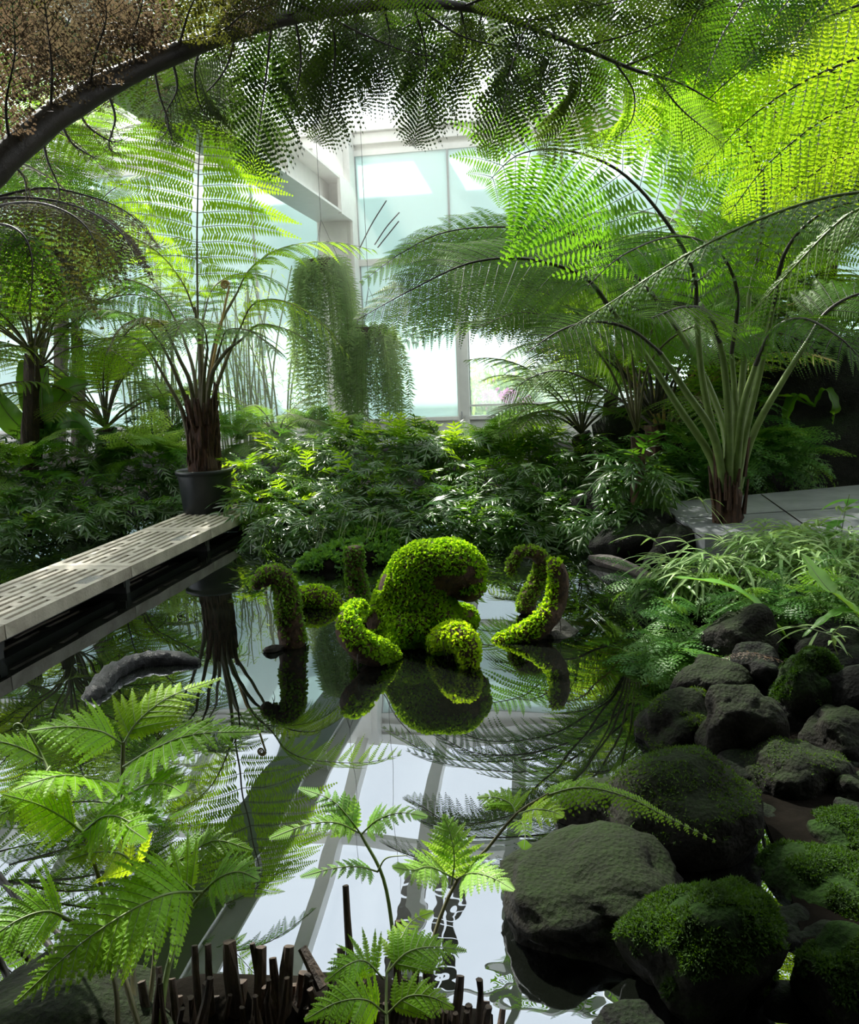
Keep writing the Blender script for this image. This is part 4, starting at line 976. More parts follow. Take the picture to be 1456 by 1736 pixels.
# small seedlings and creepers at the right
def sprig(label, pts, n, w, l, mat, cat='plant'):
    t = thing('seedling', label, cat, at(*pts[0]))
    C = catmull(px(*pts), 20); mb = MB(); tube(mb, C, .003, 4); put('stem', mb, M['stemgreen'], t)
    for i in range(n):
        k_ = int(4+15*i/n); mb = MB(); d = unit(rng.normal(size=3)*[1, .6, .5]); p = C[k_]
        q = np.linspace(0, 1, 6); c = p+d*(l*q)[:, None]+V3((0, 0, -1))*(l*.5*q**2)[:, None]; sd_ = unit(np.cross(d, (0, 0, 1)))
        h = w*np.array([.2, .8, 1, .9, .6, .05]); v = np.stack([c-sd_*h[:, None], c+sd_*h[:, None]], 1).reshape(-1, 3)
        mb.add(v, [(a*2, a*2+1, a*2+3, a*2+2) for a in range(5)]); put('leaf', mb, M[mat], t)
sprig('pale ribbon fern sprig hanging in front of the black rock at the path end', [(1200, 870, 5.6), (1185, 845, 5.6), (1165, 848, 5.6)], 5, .008, .26, 'pteris')
sprig('white-green sprig arching over the moss above the dead curled leaf', [(1420, 1080, 3.5), (1370, 1065, 3.5), (1340, 1062, 3.5)], 6, .008, .14, 'pteris')
sprig('thin seedling above the mossy slab with pale tip leaves', [(1420, 1110, 3.4), (1410, 1080, 3.4), (1425, 1060, 3.4)], 8, .008, .09, 'pteris')
sprig('leafy seedling by the rock face across the path', [(1385, 845, 7.6), (1375, 805, 7.6), (1350, 790, 7.6)], 7, .014, .14, 'lace')
sprig('small broad-leaved seedling on a brown twig at the path edge', [(1425, 915, 5.2), (1430, 880, 5.2), (1440, 838, 5.2)], 8, .04, .16, 'strap')
# dead curled leaf on the small boulders
t = thing('dead_leaf', 'dead curled yellow-brown frond lying across the small boulders', 'leaf', at(1270, 1110, 3.35))
add_frond(t, px((1340, 1128, 3.35), (1300, 1112, 3.3), (1260, 1108, 3.3), (1222, 1118, 3.3)), .05, 'dead', 'stub', .004, n=12, m=6, curl=.12, droop=.3, name='withered_blade')

# ------------------------------------------------------------------ tall tree fern on the right
RY = 6.0
rt = thing('tree_fern', 'tall tree fern with fanned ribbed stalks beside the paved path on the right', 'tree fern', at(1235, 895, RY))
mb = MB(); tube(mb, catmull([at(1232, 905, RY), at(1235, 850, RY), at(1236, 775, RY)], 8), np.array([.10, .10, .10, .095, .09, .08, .06, .03]), 12, jitter=.2)
for i in range(26):
    a = random.uniform(0, 6.28); p0 = at(1234, random.uniform(800, 895), RY)+Vector((math.cos(a)*.11, math.sin(a)*.11, 0)); p1 = p0+Vector((math.cos(a)*.03, math.sin(a)*.02, random.uniform(.12, .35)))
    tube(mb, [p0, p1], [.02, .008], 5)
put('trunk', mb, M['trunk'], rt)
def rstalk(pts, r0=.034, r1=.018, mat='stemgreen'):
    mb = MB(); C = catmull(px(*pts), 14); tube(mb, C, np.linspace(r0, r1, 14), 8); put('frond_stalk', mb, M[mat], rt, True)
RF = [ # stalk, frond path, L, mat, up, n, droop
 ([(1228, 850, RY), (1215, 760, RY), (1190, 640, RY-.05), (1180, 520, RY-.1)], [(1180, 540, RY-.1), (1175, 460, RY-.15), (1125, 370, RY-.2), (1050, 290, RY-.3), (960, 255, RY-.4), (880, 262, RY-.5), (825, 310, RY-.6)], 1.05, 'tree', (.25, -1, .15), 16, .12),
 ([(1222, 850, RY), (1205, 775, RY), (1150, 690, RY-.1), (1100, 610, RY-.15), (1040, 530, RY-.2)], [(1040, 530, RY-.2), (990, 470, RY-.25), (900, 440, RY-.3), (800, 445, RY-.4), (700, 490, RY-.5), (600, 545, RY-.5)], .62, 'deep', (0, -.7, 1), 32, .26),
 ([(1232, 850, RY), (1230, 740, RY+.1), (1195, 640, RY+.2), (1150, 560, RY+.3)], [(1150, 560, RY+.3), (1080, 470, RY+.5), (980, 400, RY+.6), (860, 385, RY+.7), (750, 395, RY+.8), (660, 440, RY+.8)], .65, 'tree', (0, -.9, 1), 32, .26),
 ([(1240, 850, RY), (1250, 730, RY+.1), (1262, 600, RY+.15), (1270, 500, RY+.2)], [(1270, 500, RY+.2), (1290, 400, RY+.25), (1290, 300, RY+.2), (1250, 210, RY+.1), (1200, 150, RY), (1140, 110, RY-.1)], .80, 'tree', (-.1, -1, .1), 16, .18),
 ([(1244, 850, RY), (1262, 740, RY-.1), (1290, 620, RY-.15), (1310, 520, RY-.2)], [(1310, 520, RY-.2), (1330, 430, RY-.3), (1380, 370, RY-.4), (1456, 340, RY-.5), (1540, 345, RY-.6)], .60, 'deep', (0, -.6, 1), 18, .3),
 ([(1246, 850, RY), (1275, 740, RY), (1330, 640, RY), (1368, 580, RY)], [(1368, 580, RY), (1400, 530, RY), (1450, 500, RY), (1520, 490, RY), (1600, 510, RY)], .55, 'deep', (0, -.5, 1), 18, .3),
 ([(1230, 850, RY), (1210, 740, RY-.2), (1160, 660, RY-.3), (1120, 600, RY-.4)], [(1120, 600, RY-.4), (1070, 560, RY-.55), (1010, 545, RY-.7), (950, 560, RY-.85), (890, 600, RY-1.0)], .42, 'deep', (0, -.7, 1), 24, .26),
 ([(1234, 850, RY), (1236, 740, RY-.2), (1230, 640, RY-.4), (1220, 580, RY-.5)], [(1220, 580, RY-.5), (1200, 530, RY-.8), (1160, 520, RY-1.2), (1100, 540, RY-1.5)], .40, 'deep', (0, -.7, 1), 22, .26),
 ([(1240, 850, RY), (1246, 700, RY), (1240, 600, RY)], [(1240, 600, RY), (1250, 500, RY-.1), (1220, 430, RY-.3), (1150, 400, RY-.5), (1060, 430, RY-.8), (990, 490, RY-1.0)], .55, 'deep', (0, -.4, 1), 18, .3),
 ([(1244, 850, RY), (1258, 700, RY-.2), (1280, 620, RY-.3)], [(1280, 620, RY-.3), (1310, 560, RY-.4), (1360, 540, RY-.6), (1420, 570, RY-.9), (1470, 620, RY-1.0)], .42, 'deep', (0, -.3, 1), 16, .35),
 ([(1238, 850, RY), (1240, 760, RY+.2), (1225, 620, RY+.4)], [(1225, 620, RY+.4), (1180, 500, RY+.8), (1090, 430, RY+1.2), (980, 420, RY+1.4), (880, 450, RY+1.5), (800, 520, RY+1.5)], .6, 'tree', (0, -.4, 1), 18, .35),
]
for st_, fp, L, mt, up, n, dr in RF:
    rstalk(st_); add_frond(rt, px(*fp), L, mt, 'stemdark', .017, n=n, m=30, start=.04, ang=20, droop=dr, up=up, rib_r=.0028, hw=L*.16, fat=.68)
# silvery underside frond crossing from the right
t = thing('tree_fern', 'tree fern frond with silvery underside slanting in from the right frame edge', 'tree fern', at(1500, 330, 4.2))
add_frond(t, px((1520, 320, 4.2), (1400, 335, 4.2), (1280, 375, 4.25), (1150, 440, 4.3), (1040, 510, 4.4), (960, 560, 4.5)), .24, 'silver', 'stemgreen', .010, n=24, m=12, start=0, ang=38, droop=.9, up=(0, -.5, 1))
add_frond(t, px((1520, 330, 4.4), (1430, 370, 4.5), (1330, 470, 4.6), (1250, 560, 4.7)), .22, 'deep', 'stemgreen', .010, n=20, m=12, start=0, ang=35, droop=.8, up=(0, -.5, 1))

# ------------------------------------------------------------------ other tree ferns, grown from shared fronds
def proto_frond(length, L, el, bend, mat, n=21, m=20, start=.28, seed=0, stem='stem'):
    pts = arc((0, 0, 0), 0, el, length, bend)
    lf, ra = frond_mb(pts, L, n=n, m=m, start=start, ang=22, droop=.3, rr=.014, rib_r=.004)
    return lf.mesh('frond', M[mat]), ra.mesh('stipe', M[stem], True)
PR = {}
for mt in ('tree', 'lime', 'far', 'deep'):
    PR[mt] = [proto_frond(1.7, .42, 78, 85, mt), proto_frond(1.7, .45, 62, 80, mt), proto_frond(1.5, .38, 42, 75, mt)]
PR['pale'] = [proto_frond(1.7, .42, 78, 85, 'tree', stem='stempale'), proto_frond(1.7, .45, 62, 80, 'lime', stem='stempale')]
def tree_fern(label, base, crown, n, sc, mats, tr=.07, group='background tree ferns', azs=None, trunk='trunkdark'):
    t = thing('tree_fern', label, 'tree fern', base, group, 0, True)
    C = catmull([Vector((0, 0, -.3)), (crown-base)*.5+Vector((.02, 0, 0)), crown-base], 8)
    mb = MB(); tube(mb, C, np.linspace(tr*1.2, tr, 8), 10, jitter=.2); put('trunk', mb, M[trunk], t)
    for i in range(n):
        pr = PR[random.choice(mats)]; lf, ra = pr[min(len(pr)-1, int(random.random()*len(pr)))]
        o = put('frond', lf, None, t); s_ = put('stipe', ra, None, o)
        o.location = crown-base; o.rotation_euler = (random.uniform(-.15, .15), random.uniform(-.15, .15), (azs[i] if azs else i*2.4+random.uniform(-.3, .3)))
        s = sc*random.uniform(.8, 1.15); o.scale = (s, s, s)
    return t
tree_fern('tree fern with splayed pale stalks left of the potted one, before the frosted wall', at(180, 760, 10.6), at(180, 725, 10.6), 20, 1.25, ['lime', 'tree'], .12)
tree_fern('tree fern on a slim dark trunk near the left frame edge', at(45, 760, 9.6), at(55, 600, 9.6), 20, 1.05, ['tree', 'lime'], .08)
tree_fern('pale hazy tree fern high at far left behind the dark overhead branch', at(95, 760, 14.0), at(110, 330, 14.0), 16, 1.5, ['far'], .10)
tree_fern('tree fern far left behind the withered brown fronds', at(-30, 760, 11.5), at(-20, 500, 11.5), 20, 1.4, ['lime', 'tree'], .10)
tree_fern('bright tree fern behind the withered brown fronds, left of the potted one', at(130, 760, 12.5), at(130, 560, 12.5), 18, 1.3, ['lime', 'far'], .09)
tree_fern('low tree fern with pale orange stalks left of the tall right one', at(1130, 780, 8.6), at(1125, 755, 8.6), 18, 1.25, ['pale', 'tree'], .12)
tree_fern('tree fern behind the hedge in front of the orchid window', at(985, 760, 9.6), at(985, 735, 9.6), 16, .9, ['tree', 'far'], .10)
tree_fern('shaded tree fern at right beyond the rock face', at(1400, 700, 9.4), at(1400, 640, 9.4), 20, 1.35, ['deep', 'tree'], .10)
tree_fern('tall sunlit tree fern beyond the right frame edge filling the top right corner', at(1560, 800, 7.6), at(1560, 300, 7.6), 18, 1.9, ['lime'], .12)
tree_fern('tall lime-green tree fern behind the big right frond, top right', at(1400, 760, 10.0), at(1400, 440, 10.0), 24, 2.0, ['lime', 'tree'], .11)
tree_fern('mid-height tree fern behind the right fern crown', at(1180, 760, 9.4), at(1180, 630, 9.4), 24, 1.5, ['tree', 'deep'], .09)
tree_fern('tree fern in the deep shade behind the dark middle fronds', at(1020, 760, 10.2), at(1040, 640, 10.2), 24, 1.45, ['tree', 'deep'], .08)
tree_fern('small tree fern between the left bank hedge and the frosted wall', at(290, 745, 11.0), at(290, 730, 11.0), 9, .7, ['tree', 'far'], .07)
tree_fern('pale fern spray low behind the black pot', at(470, 745, 10.8), at(470, 742, 10.8), 10, .6, ['far', 'tree'], .07)
tree_fern('sunlit tree fern seen between the tall right fern and the right frame edge', at(1300, 740, 11.5), at(1300, 560, 11.5), 22, 1.7, ['lime', 'tree'], .1)
mf = thing('tree_fern', 'dark spreading tree fern left of the tall right one, its fronds overhanging the hedge middle', 'tree fern', at(1110, 790, 7.6))
mb = MB(); tube(mb, catmull([at(1110, 800, 7.6), at(1112, 760, 7.6), at(1110, 720, 7.6)], 6), .09, 10, jitter=.2); put('trunk', mb, M['trunk'], mf)
for pts, L, mt in (([(1108, 700, 7.6), (1090, 600, 7.5), (1000, 530, 7.4), (900, 505, 7.3), (800, 520, 7.2), (700, 585, 7.1)], .55, 'deep'), ([(1110, 700, 7.6), (1080, 560, 7.6), (990, 470, 7.7), (880, 430, 7.8), (760, 440, 7.9), (650, 490, 7.9)], .6, 'tree'),
                   ([(1106, 710, 7.6), (1060, 640, 7.4), (1010, 600, 7.2), (950, 600, 7.0)], .38, 'deep'), ([(1112, 700, 7.6), (1120, 600, 7.6), (1160, 530, 7.6), (1220, 520, 7.6), (1290, 560, 7.6)], .5, 'tree'),
                   ([(1112, 700, 7.6), (1110, 560, 7.7), (1060, 460, 7.8), (980, 400, 8.0), (880, 385, 8.1), (780, 400, 8.2)], .6, 'tree'), ([(1115, 700, 7.6), (1150, 580, 7.6), (1220, 500, 7.6), (1320, 470, 7.6), (1420, 500, 7.6)], .6, 'deep'),
                   ([(1115, 700, 7.6), (1170, 600, 7.5), (1250, 560, 7.4), (1340, 570, 7.3), (1420, 620, 7.2)], .5, 'tree'), ([(1112, 700, 7.6), (1120, 600, 7.3), (1100, 540, 7.0), (1040, 510, 6.8), (960, 520, 6.7)], .5, 'deep'),
                   ([(1108, 700, 7.6), (1060, 540, 8.2), (960, 430, 8.4), (820, 400, 8.6), (700, 420, 8.8), (610, 480, 8.8)], .55, 'lime'), ([(1108, 700, 7.6), (1040, 560, 8.0), (940, 490, 8.0), (830, 480, 8.0), (740, 520, 8.0), (680, 590, 8.0)], .5, 'tree'),
                   ([(1108, 700, 7.6), (1000, 560, 7.2), (900, 470, 7.0), (820, 420, 6.9), (740, 430, 6.8)], .5, 'tree'), ([(1112, 700, 7.6), (1140, 560, 7.8), (1200, 440, 8.0), (1290, 380, 8.2), (1400, 380, 8.3)], .65, 'tree'), ([(1106, 720, 7.6), (1040, 670, 7.8), (960, 630, 8.0), (900, 640, 8.2), (850, 680, 8.4)], .40, 'far')):
    add_frond(mf, px(*pts), L, mt, 'stemdark', .015, n=32, m=26, start=.2, ang=20, droop=.26, up=(0, -.8, 1), rib_r=.003)
lg = thing('tree_fern', 'bright hazy tree fern whose long fronds spread across the left middle behind the potted one', 'tree fern', at(60, 780, 10.0))
mb = MB(); tube(mb, catmull([at(60, 790, 10), at(64, 700, 10), at(70, 620, 10)], 6), .09, 10, jitter=.2); put('trunk', mb, M['trunkdark'], lg)
for pts, L, mt in (([(70, 620, 10), (110, 500, 9.9), (190, 430, 9.7), (280, 420, 9.5), (370, 460, 9.3)], .62, 'lime'), ([(70, 620, 10), (60, 480, 10), (20, 400, 10), (-60, 380, 10)], .6, 'lime'),
                   ([(70, 620, 10), (130, 540, 9.8), (210, 500, 9.5), (290, 520, 9.3), (340, 570, 9.1)], .5, 'tree'), ([(70, 620, 10), (90, 470, 10.3), (150, 380, 10.6), (230, 350, 10.9), (320, 370, 11.1)], .62, 'far'),
                   ([(70, 620, 10), (40, 540, 9.8), (-10, 510, 9.6), (-80, 530, 9.4)], .55, 'tree'), ([(70, 620, 10), (120, 590, 9.7), (180, 590, 9.4), (240, 630, 9.2)], .42, 'lime'), ([(70, 620, 10), (50, 590, 9.6), (0, 590, 9.2), (-40, 620, 9.0)], .45, 'lime'),
                   ([(70, 620, 10), (80, 460, 10.2), (110, 360, 10.4), (60, 290, 10.5), (-20, 280, 10.6)], .6, 'far'), ([(70, 620, 10), (110, 450, 10), (180, 330, 10.1), (280, 290, 10.2)], .6, 'far')):
    add_frond(lg, px(*pts), L, mt, 'stem', .015, n=24, m=22, start=.2, ang=20, droop=.3, up=(0, -.8, 1), rib_r=.003)
cf = thing('canopy_tree_fern', 'hazy tree fern fronds reaching in high at the upper left behind the thick dark rachis', 'tree fern', at(-150, 200, 8.6))
for pts, L, mt in (([(-150, 200, 8.6), (0, 130, 8.6), (150, 110, 8.5), (300, 150, 8.5), (400, 220, 8.4)], .62, 'tree'), ([(-150, 220, 8.6), (0, 200, 8.4), (110, 230, 8.2), (200, 310, 8.0)], .55, 'lime'), ([(-150, 180, 8.6), (0, 60, 8.7), (150, 0, 8.8), (300, 0, 8.9), (430, 70, 9.0)], .7, 'tree'),
                   ([(-150, 250, 8.6), (-20, 310, 8.3), (70, 400, 8.0)], .5, 'lime'), ([(-150, 160, 8.6), (-20, 20, 8.2), (100, -60, 7.8), (240, -80, 7.4), (360, -20, 7.0)], .7, 'deep'), ([(-150, 230, 8.4), (20, 270, 8.0), (120, 330, 7.6), (180, 420, 7.4)], .5, 'tree')):
    add_frond(cf, px(*pts), L, mt, 'stem', .015, n=26, m=24, start=.0, ang=20, droop=.3, up=(0, -.8, 1), rib_r=.003, hw=L*.17)
rf = thing('canopy_tree_fern', 'dark tree fern fronds high under the roof glass, mirrored in the left of the pool', 'tree fern', am(-150, 1560, 9.5))
for pts, L, mt in (([(-150, 1500, 9.5), (0, 1440, 9.5), (150, 1430, 9.4), (300, 1470, 9.3), (400, 1540, 9.2)], .75, 'deep'), ([(-150, 1540, 9.5), (-20, 1530, 9.4), (120, 1560, 9.2), (240, 1640, 9.0), (300, 1730, 8.8)], .75, 'deep'),
                   ([(-150, 1600, 9.3), (-40, 1620, 9.1), (60, 1690, 8.9), (130, 1780, 8.7)], .7, 'tree'), ([(-150, 1480, 9.7), (0, 1390, 9.8), (160, 1360, 9.9), (300, 1390, 10.0), (420, 1450, 10.0)], .75, 'tree'),
                   ([(-150, 1560, 9.0), (40, 1490, 9.0), (220, 1520, 9.0), (380, 1600, 9.0), (470, 1690, 9.0)], .6, 'deep')):
    add_frond(rf, [am(*p) for p in pts], L, mt, 'stem', .015, n=24, m=26, start=.0, ang=20, droop=.25, up=(0, 0, 1), rib_r=.003, hw=L*.16)
ml = thing('tree_fern', 'tree fern rooted behind the black rocks, layered fronds reaching left over the pool', 'tree fern', at(1080, 830, 6.9))
mb = MB(); tube(mb, catmull([at(1080, 925, 6.9), at(1082, 820, 6.9), at(1080, 740, 6.9)], 6), .06, 10, jitter=.2); put('trunk', mb, M['trunk'], ml)
for pts, L, mt in (([(1078, 730, 6.9), (1040, 600, 6.7), (950, 510, 6.5), (850, 480, 6.3), (740, 500, 6.1), (650, 560, 6.0)], .5, 'tree'), ([(1078, 730, 6.9), (1050, 570, 6.8), (980, 480, 6.8), (880, 420, 6.8), (780, 405, 6.8), (680, 430, 6.8)], .52, 'lime'),
                   ([(1078, 730, 6.9), (1030, 620, 6.5), (960, 550, 6.2), (880, 530, 6.0), (800, 560, 5.8)], .42, 'deep'), ([(1080, 730, 6.9), (1070, 600, 6.6), (1030, 520, 6.2), (960, 480, 5.9), (880, 490, 5.7)], .45, 'tree'),
                   ([(1080, 730, 6.9), (1090, 600, 6.9), (1140, 510, 6.9), (1220, 460, 6.9), (1310, 470, 6.9)], .5, 'deep'), ([(1080, 730, 6.9), (1100, 620, 6.6), (1160, 560, 6.4), (1240, 550, 6.2), (1310, 590, 6.1)], .42, 'tree')):
    add_frond(ml, px(*pts), L, mt, 'stem', .013, n=30, m=26, start=.22, ang=20, droop=.28, up=(0, -.9, 1), rib_r=.0024, hw=L*.17, fat=.75)
# overlooking pale fern seen through haze, behind bamboo
for x, y, Y, lab in ((30, 800, 9.2, 'large soft fern at the left frame edge above the hedge'), (265, 785, 9.8, 'pale broad fern left of the potted trunk'), (400, 760, 10.8, 'greyish feathery fern right of the potted trunk'), (850, 768, 9.6, 'sunlit feathery fern below the orchid window'), (540, 752, 11.0, 'greyish feathery fern under the hanging fern')):
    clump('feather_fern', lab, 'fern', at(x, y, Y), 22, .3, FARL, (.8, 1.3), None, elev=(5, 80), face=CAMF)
# broad-leaved plant at left
t = thing('broad_leaved_plant', 'broad-leaved dark plant behind the slim dark trunk at left', 'plant', at(70, 760, 10.2))
for q, w in (([(70, 750, 10.2), (60, 690, 10.1), (50, 640, 10), (35, 610, 10)], .16), ([(75, 750, 10.2), (90, 700, 10), (115, 660, 10), (150, 650, 9.9)], .15), ([(75, 750, 10.1), (72, 690, 9.9), (72, 650, 9.8), (80, 625, 9.7)], .17), ([(70, 750, 10.2), (30, 720, 10), (5, 690, 10), (-15, 650, 10)], .16), ([(80, 750, 10.1), (110, 715, 9.9), (140, 720, 9.8), (160, 750, 9.7)], .10)):
    strap(t, q, w, 'banana', (0, -1, .2), .05)

# ------------------------------------------------------------------ bamboo stems before the frosted wall
def culm_mb(h, lean, seed):
    r = np.random.default_rng(seed); mb = MB(); C = catmull([(0, 0, 0), (lean*.3, 0, h*.5), (lean, 0, h)], 12); tube(mb, C, np.linspace(.017, .008, 12), 5)
    lf = MB(); n = 46; k_ = r.integers(2, 12, n); P = C[k_]+r.normal(0, .02, (n, 3))
    P = P + np.stack([r.uniform(-.22, .22, n), r.uniform(-.1, .1, n), r.uniform(-.1, .05, n)], 1)
    D = unit(np.stack([r.normal(0, .6, n), r.normal(0, .4, n), -np.abs(r.normal(.5, .3, n))], 1)); Wd = unit(np.cross(D, r.normal(size=(n, 3))))
    stamp(lf, TD, P, D, Wd, np.cross(D, Wd), .13, .014)
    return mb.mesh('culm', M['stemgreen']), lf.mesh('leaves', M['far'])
CU = [culm_mb(2.5, .1, 1), culm_mb(2.4, -.25, 2), culm_mb(2.7, .5, 3), culm_mb(2.3, 0, 4), culm_mb(2.5, -.6, 5)]
for lab, x0, x1, n, Y in (('bamboo thicket of thin stems right of the potted fern trunk', 372, 490, 30, 13.0), ('bamboo thicket of thin stems left of the potted fern trunk', 205, 335, 26, 13.2)):
    b0 = at((x0+x1)/2, 760, Y); t = thing('bamboo', lab, 'bamboo', b0, None, 0, True)
    for i in range(n):
        c_, l_ = random.choice(CU); p = at(random.uniform(x0, x1), 765, Y+random.uniform(-.5, .6))
        o = put('culm', c_, None, t); o.location = p-b0; o.rotation_euler = (0, 0, random.uniform(-.5, .5)); o.scale = (1, 1, random.uniform(.8, 1.1)); put('leaves', l_, None, o)

# ------------------------------------------------------------------ hanging fern cascades
def strand_mb(h, sway, seed):
    r = np.random.default_rng(seed); C = catmull([(0, 0, 0), (sway*.6, 0, -h*.25), (sway, 0, -h*.6), (sway*.9, 0, -h)], 40); mb = MB(); tube(mb, C[::3], .003, 3)
    T, S, Nn = frames(C, (0, 1, 0)); lf = MB(); n = int(h/.028)
    for sd_ in (1, -1):
        i = np.linspace(1, 39, n).astype(int); a = r.uniform(-.9, .9, n)
        D = unit(S[i]*(sd_*np.cos(a))[:, None] + Nn[i]*np.sin(a)[:, None] + T[i]*.55 + r.normal(0, .15, (n, 3))); Wd = unit(T[i]-D*np.sum(T[i]*D, 1)[:, None])
        stamp(lf, TD, C[i], D, Wd, np.cross(D, Wd), .10*r.uniform(.6, 1.1, n), .018)
    return lf.mesh('strand', M['hang']), mb.mesh('strand_stem', M['stemgreen'])
def cascade(label, x, y, Y, n, rad, h, lo=.6):
    t = thing('hanging_fern', label, 'hanging fern', at(x, y, Y), 'hanging ferns before the frosted wall', 0, True)
    SM = [strand_mb(h, .10, 1), strand_mb(h*.85, .22, 2), strand_mb(h*.95, .02, 3), strand_mb(h*.7, .15, 4)]
    mb = MB(); lathe(mb, (0, 0, -.16), [(0, 0), (.12, .01), (.2, .14), (.21, .16), (.0, .15)], 16); put('basket', mb, M['coir'], t)
    mb = MB()
    for a in (0, 2.1, 4.2): tube(mb, [(math.cos(a)*.2, math.sin(a)*.2, 0), (0, 0, .5)], .003, 3)
    tube(mb, [(0, 0, .5), (0, 0, 6.0-at(x, y, Y).z)], .004, 3)
    put('hanger', mb, M['stemdark'], t)
    for i in range(n):
        l_, s_ = random.choice(SM); o = put('strand', l_, None, t); a = i*2.4; r_ = rad*math.sqrt(random.uniform(.1, 1))
        o.location = (math.cos(a)*r_*.8, math.sin(a)*r_*.8, random.uniform(-.1, .08)); o.rotation_euler = (0, 0, a+random.uniform(-.3, .3)); s = random.uniform(lo, 1.05); o.scale = (1, 1, s)
        put('strand_stem', s_, None, o)
cascade('long hanging fern cascade with grey-green strands, the left and higher-hung of the two', 548, 440, 11.2, 90, .42, 2.5)
cascade('hanging fern cascade, the right and lower-hung one beside the frosted pane', 628, 555, 11.0, 80, .40, 1.55)

# ------------------------------------------------------------------ orchids behind the clear pane
for x, y, s, lab in ((828, 672, 1.0, 'pink-flowered orchid behind the window, next to the white post'), (866, 672, .9, 'pink-flowered orchid behind the window, second from the white post'), (893, 678, .7, 'smaller pink-flowered orchid behind the window, half hidden by fern')):
    b0 = at(x, y+35, 17.6); t = thing('orchid', lab, 'orchid', b0, 'orchids behind the window', 0, True)
    mb = MB(); lathe(mb, (0, 0, -.35), [(0, 0), (.10, 0), (.13, .2), (0, .2)], 12); put('pot', mb, M['clay'], t)
    mb = MB(); tube(mb, catmull([(0, 0, -.15), (.02, 0, .2), (.0, -.05, .5*s)], 6), .008, 4); put('stem', mb, M['stemgreen'], t)
    mb = MB(); n = 110; c = rng.normal(0, .11*s, (n, 3))*[1, .6, 1]+V3((0, 0, .45*s)); D = unit(rng.normal(size=(n, 3))); Wd = unit(np.cross(D, rng.normal(size=(n, 3))))
    stamp(mb, TC, c, D, Wd, np.cross(D, Wd), .08, .07); put('blossoms', mb, M['pink'], t)
    mb = MB(); n = 26; c = rng.normal(0, .12, (n, 3))*[1, .8, .5]; D = unit(rng.normal(size=(n, 3))*[.8, .6, .3]+V3((0, 0, .8))); Wd = unit(np.cross(D, rng.normal(size=(n, 3))))
    stamp(mb, TD, c, D, Wd, np.cross(D, Wd), .5, .07); put('leaves', mb, M['far'], t)
mb = MB(); c = at(860, 735, 17.6); box(mb, c, 3.2, 1.2, .06); 
for q in (-1.4, 1.4): box(mb, c+Vector((q, 0, -.45)), .06, .06, .85)
tag(put('plant_bench', mb, M['bench']), 'pale display bench under the orchids behind the window', 'table')
t = thing('shrub', 'yellow-green shrub mass behind the orchid window', 'shrub', at(850, 690, 19), None, 0, True)
for i in range(5):
    mb = MB(); n = 520; c0 = at(800+i*32, 672, 18.6+.2*i)-at(850, 690, 19); c = rng.normal(0, .28, (n, 3))+V3(c0)+V3((0, 0, .0)); D = unit(rng.normal(size=(n, 3))+V3((0, 0, .5))); Wd = unit(np.cross(D, rng.normal(size=(n, 3))))
    stamp(mb, TD, c, D, Wd, np.cross(D, Wd), .22, .05); put('foliage', mb, M['far' if i % 2 else 'lime'], t)
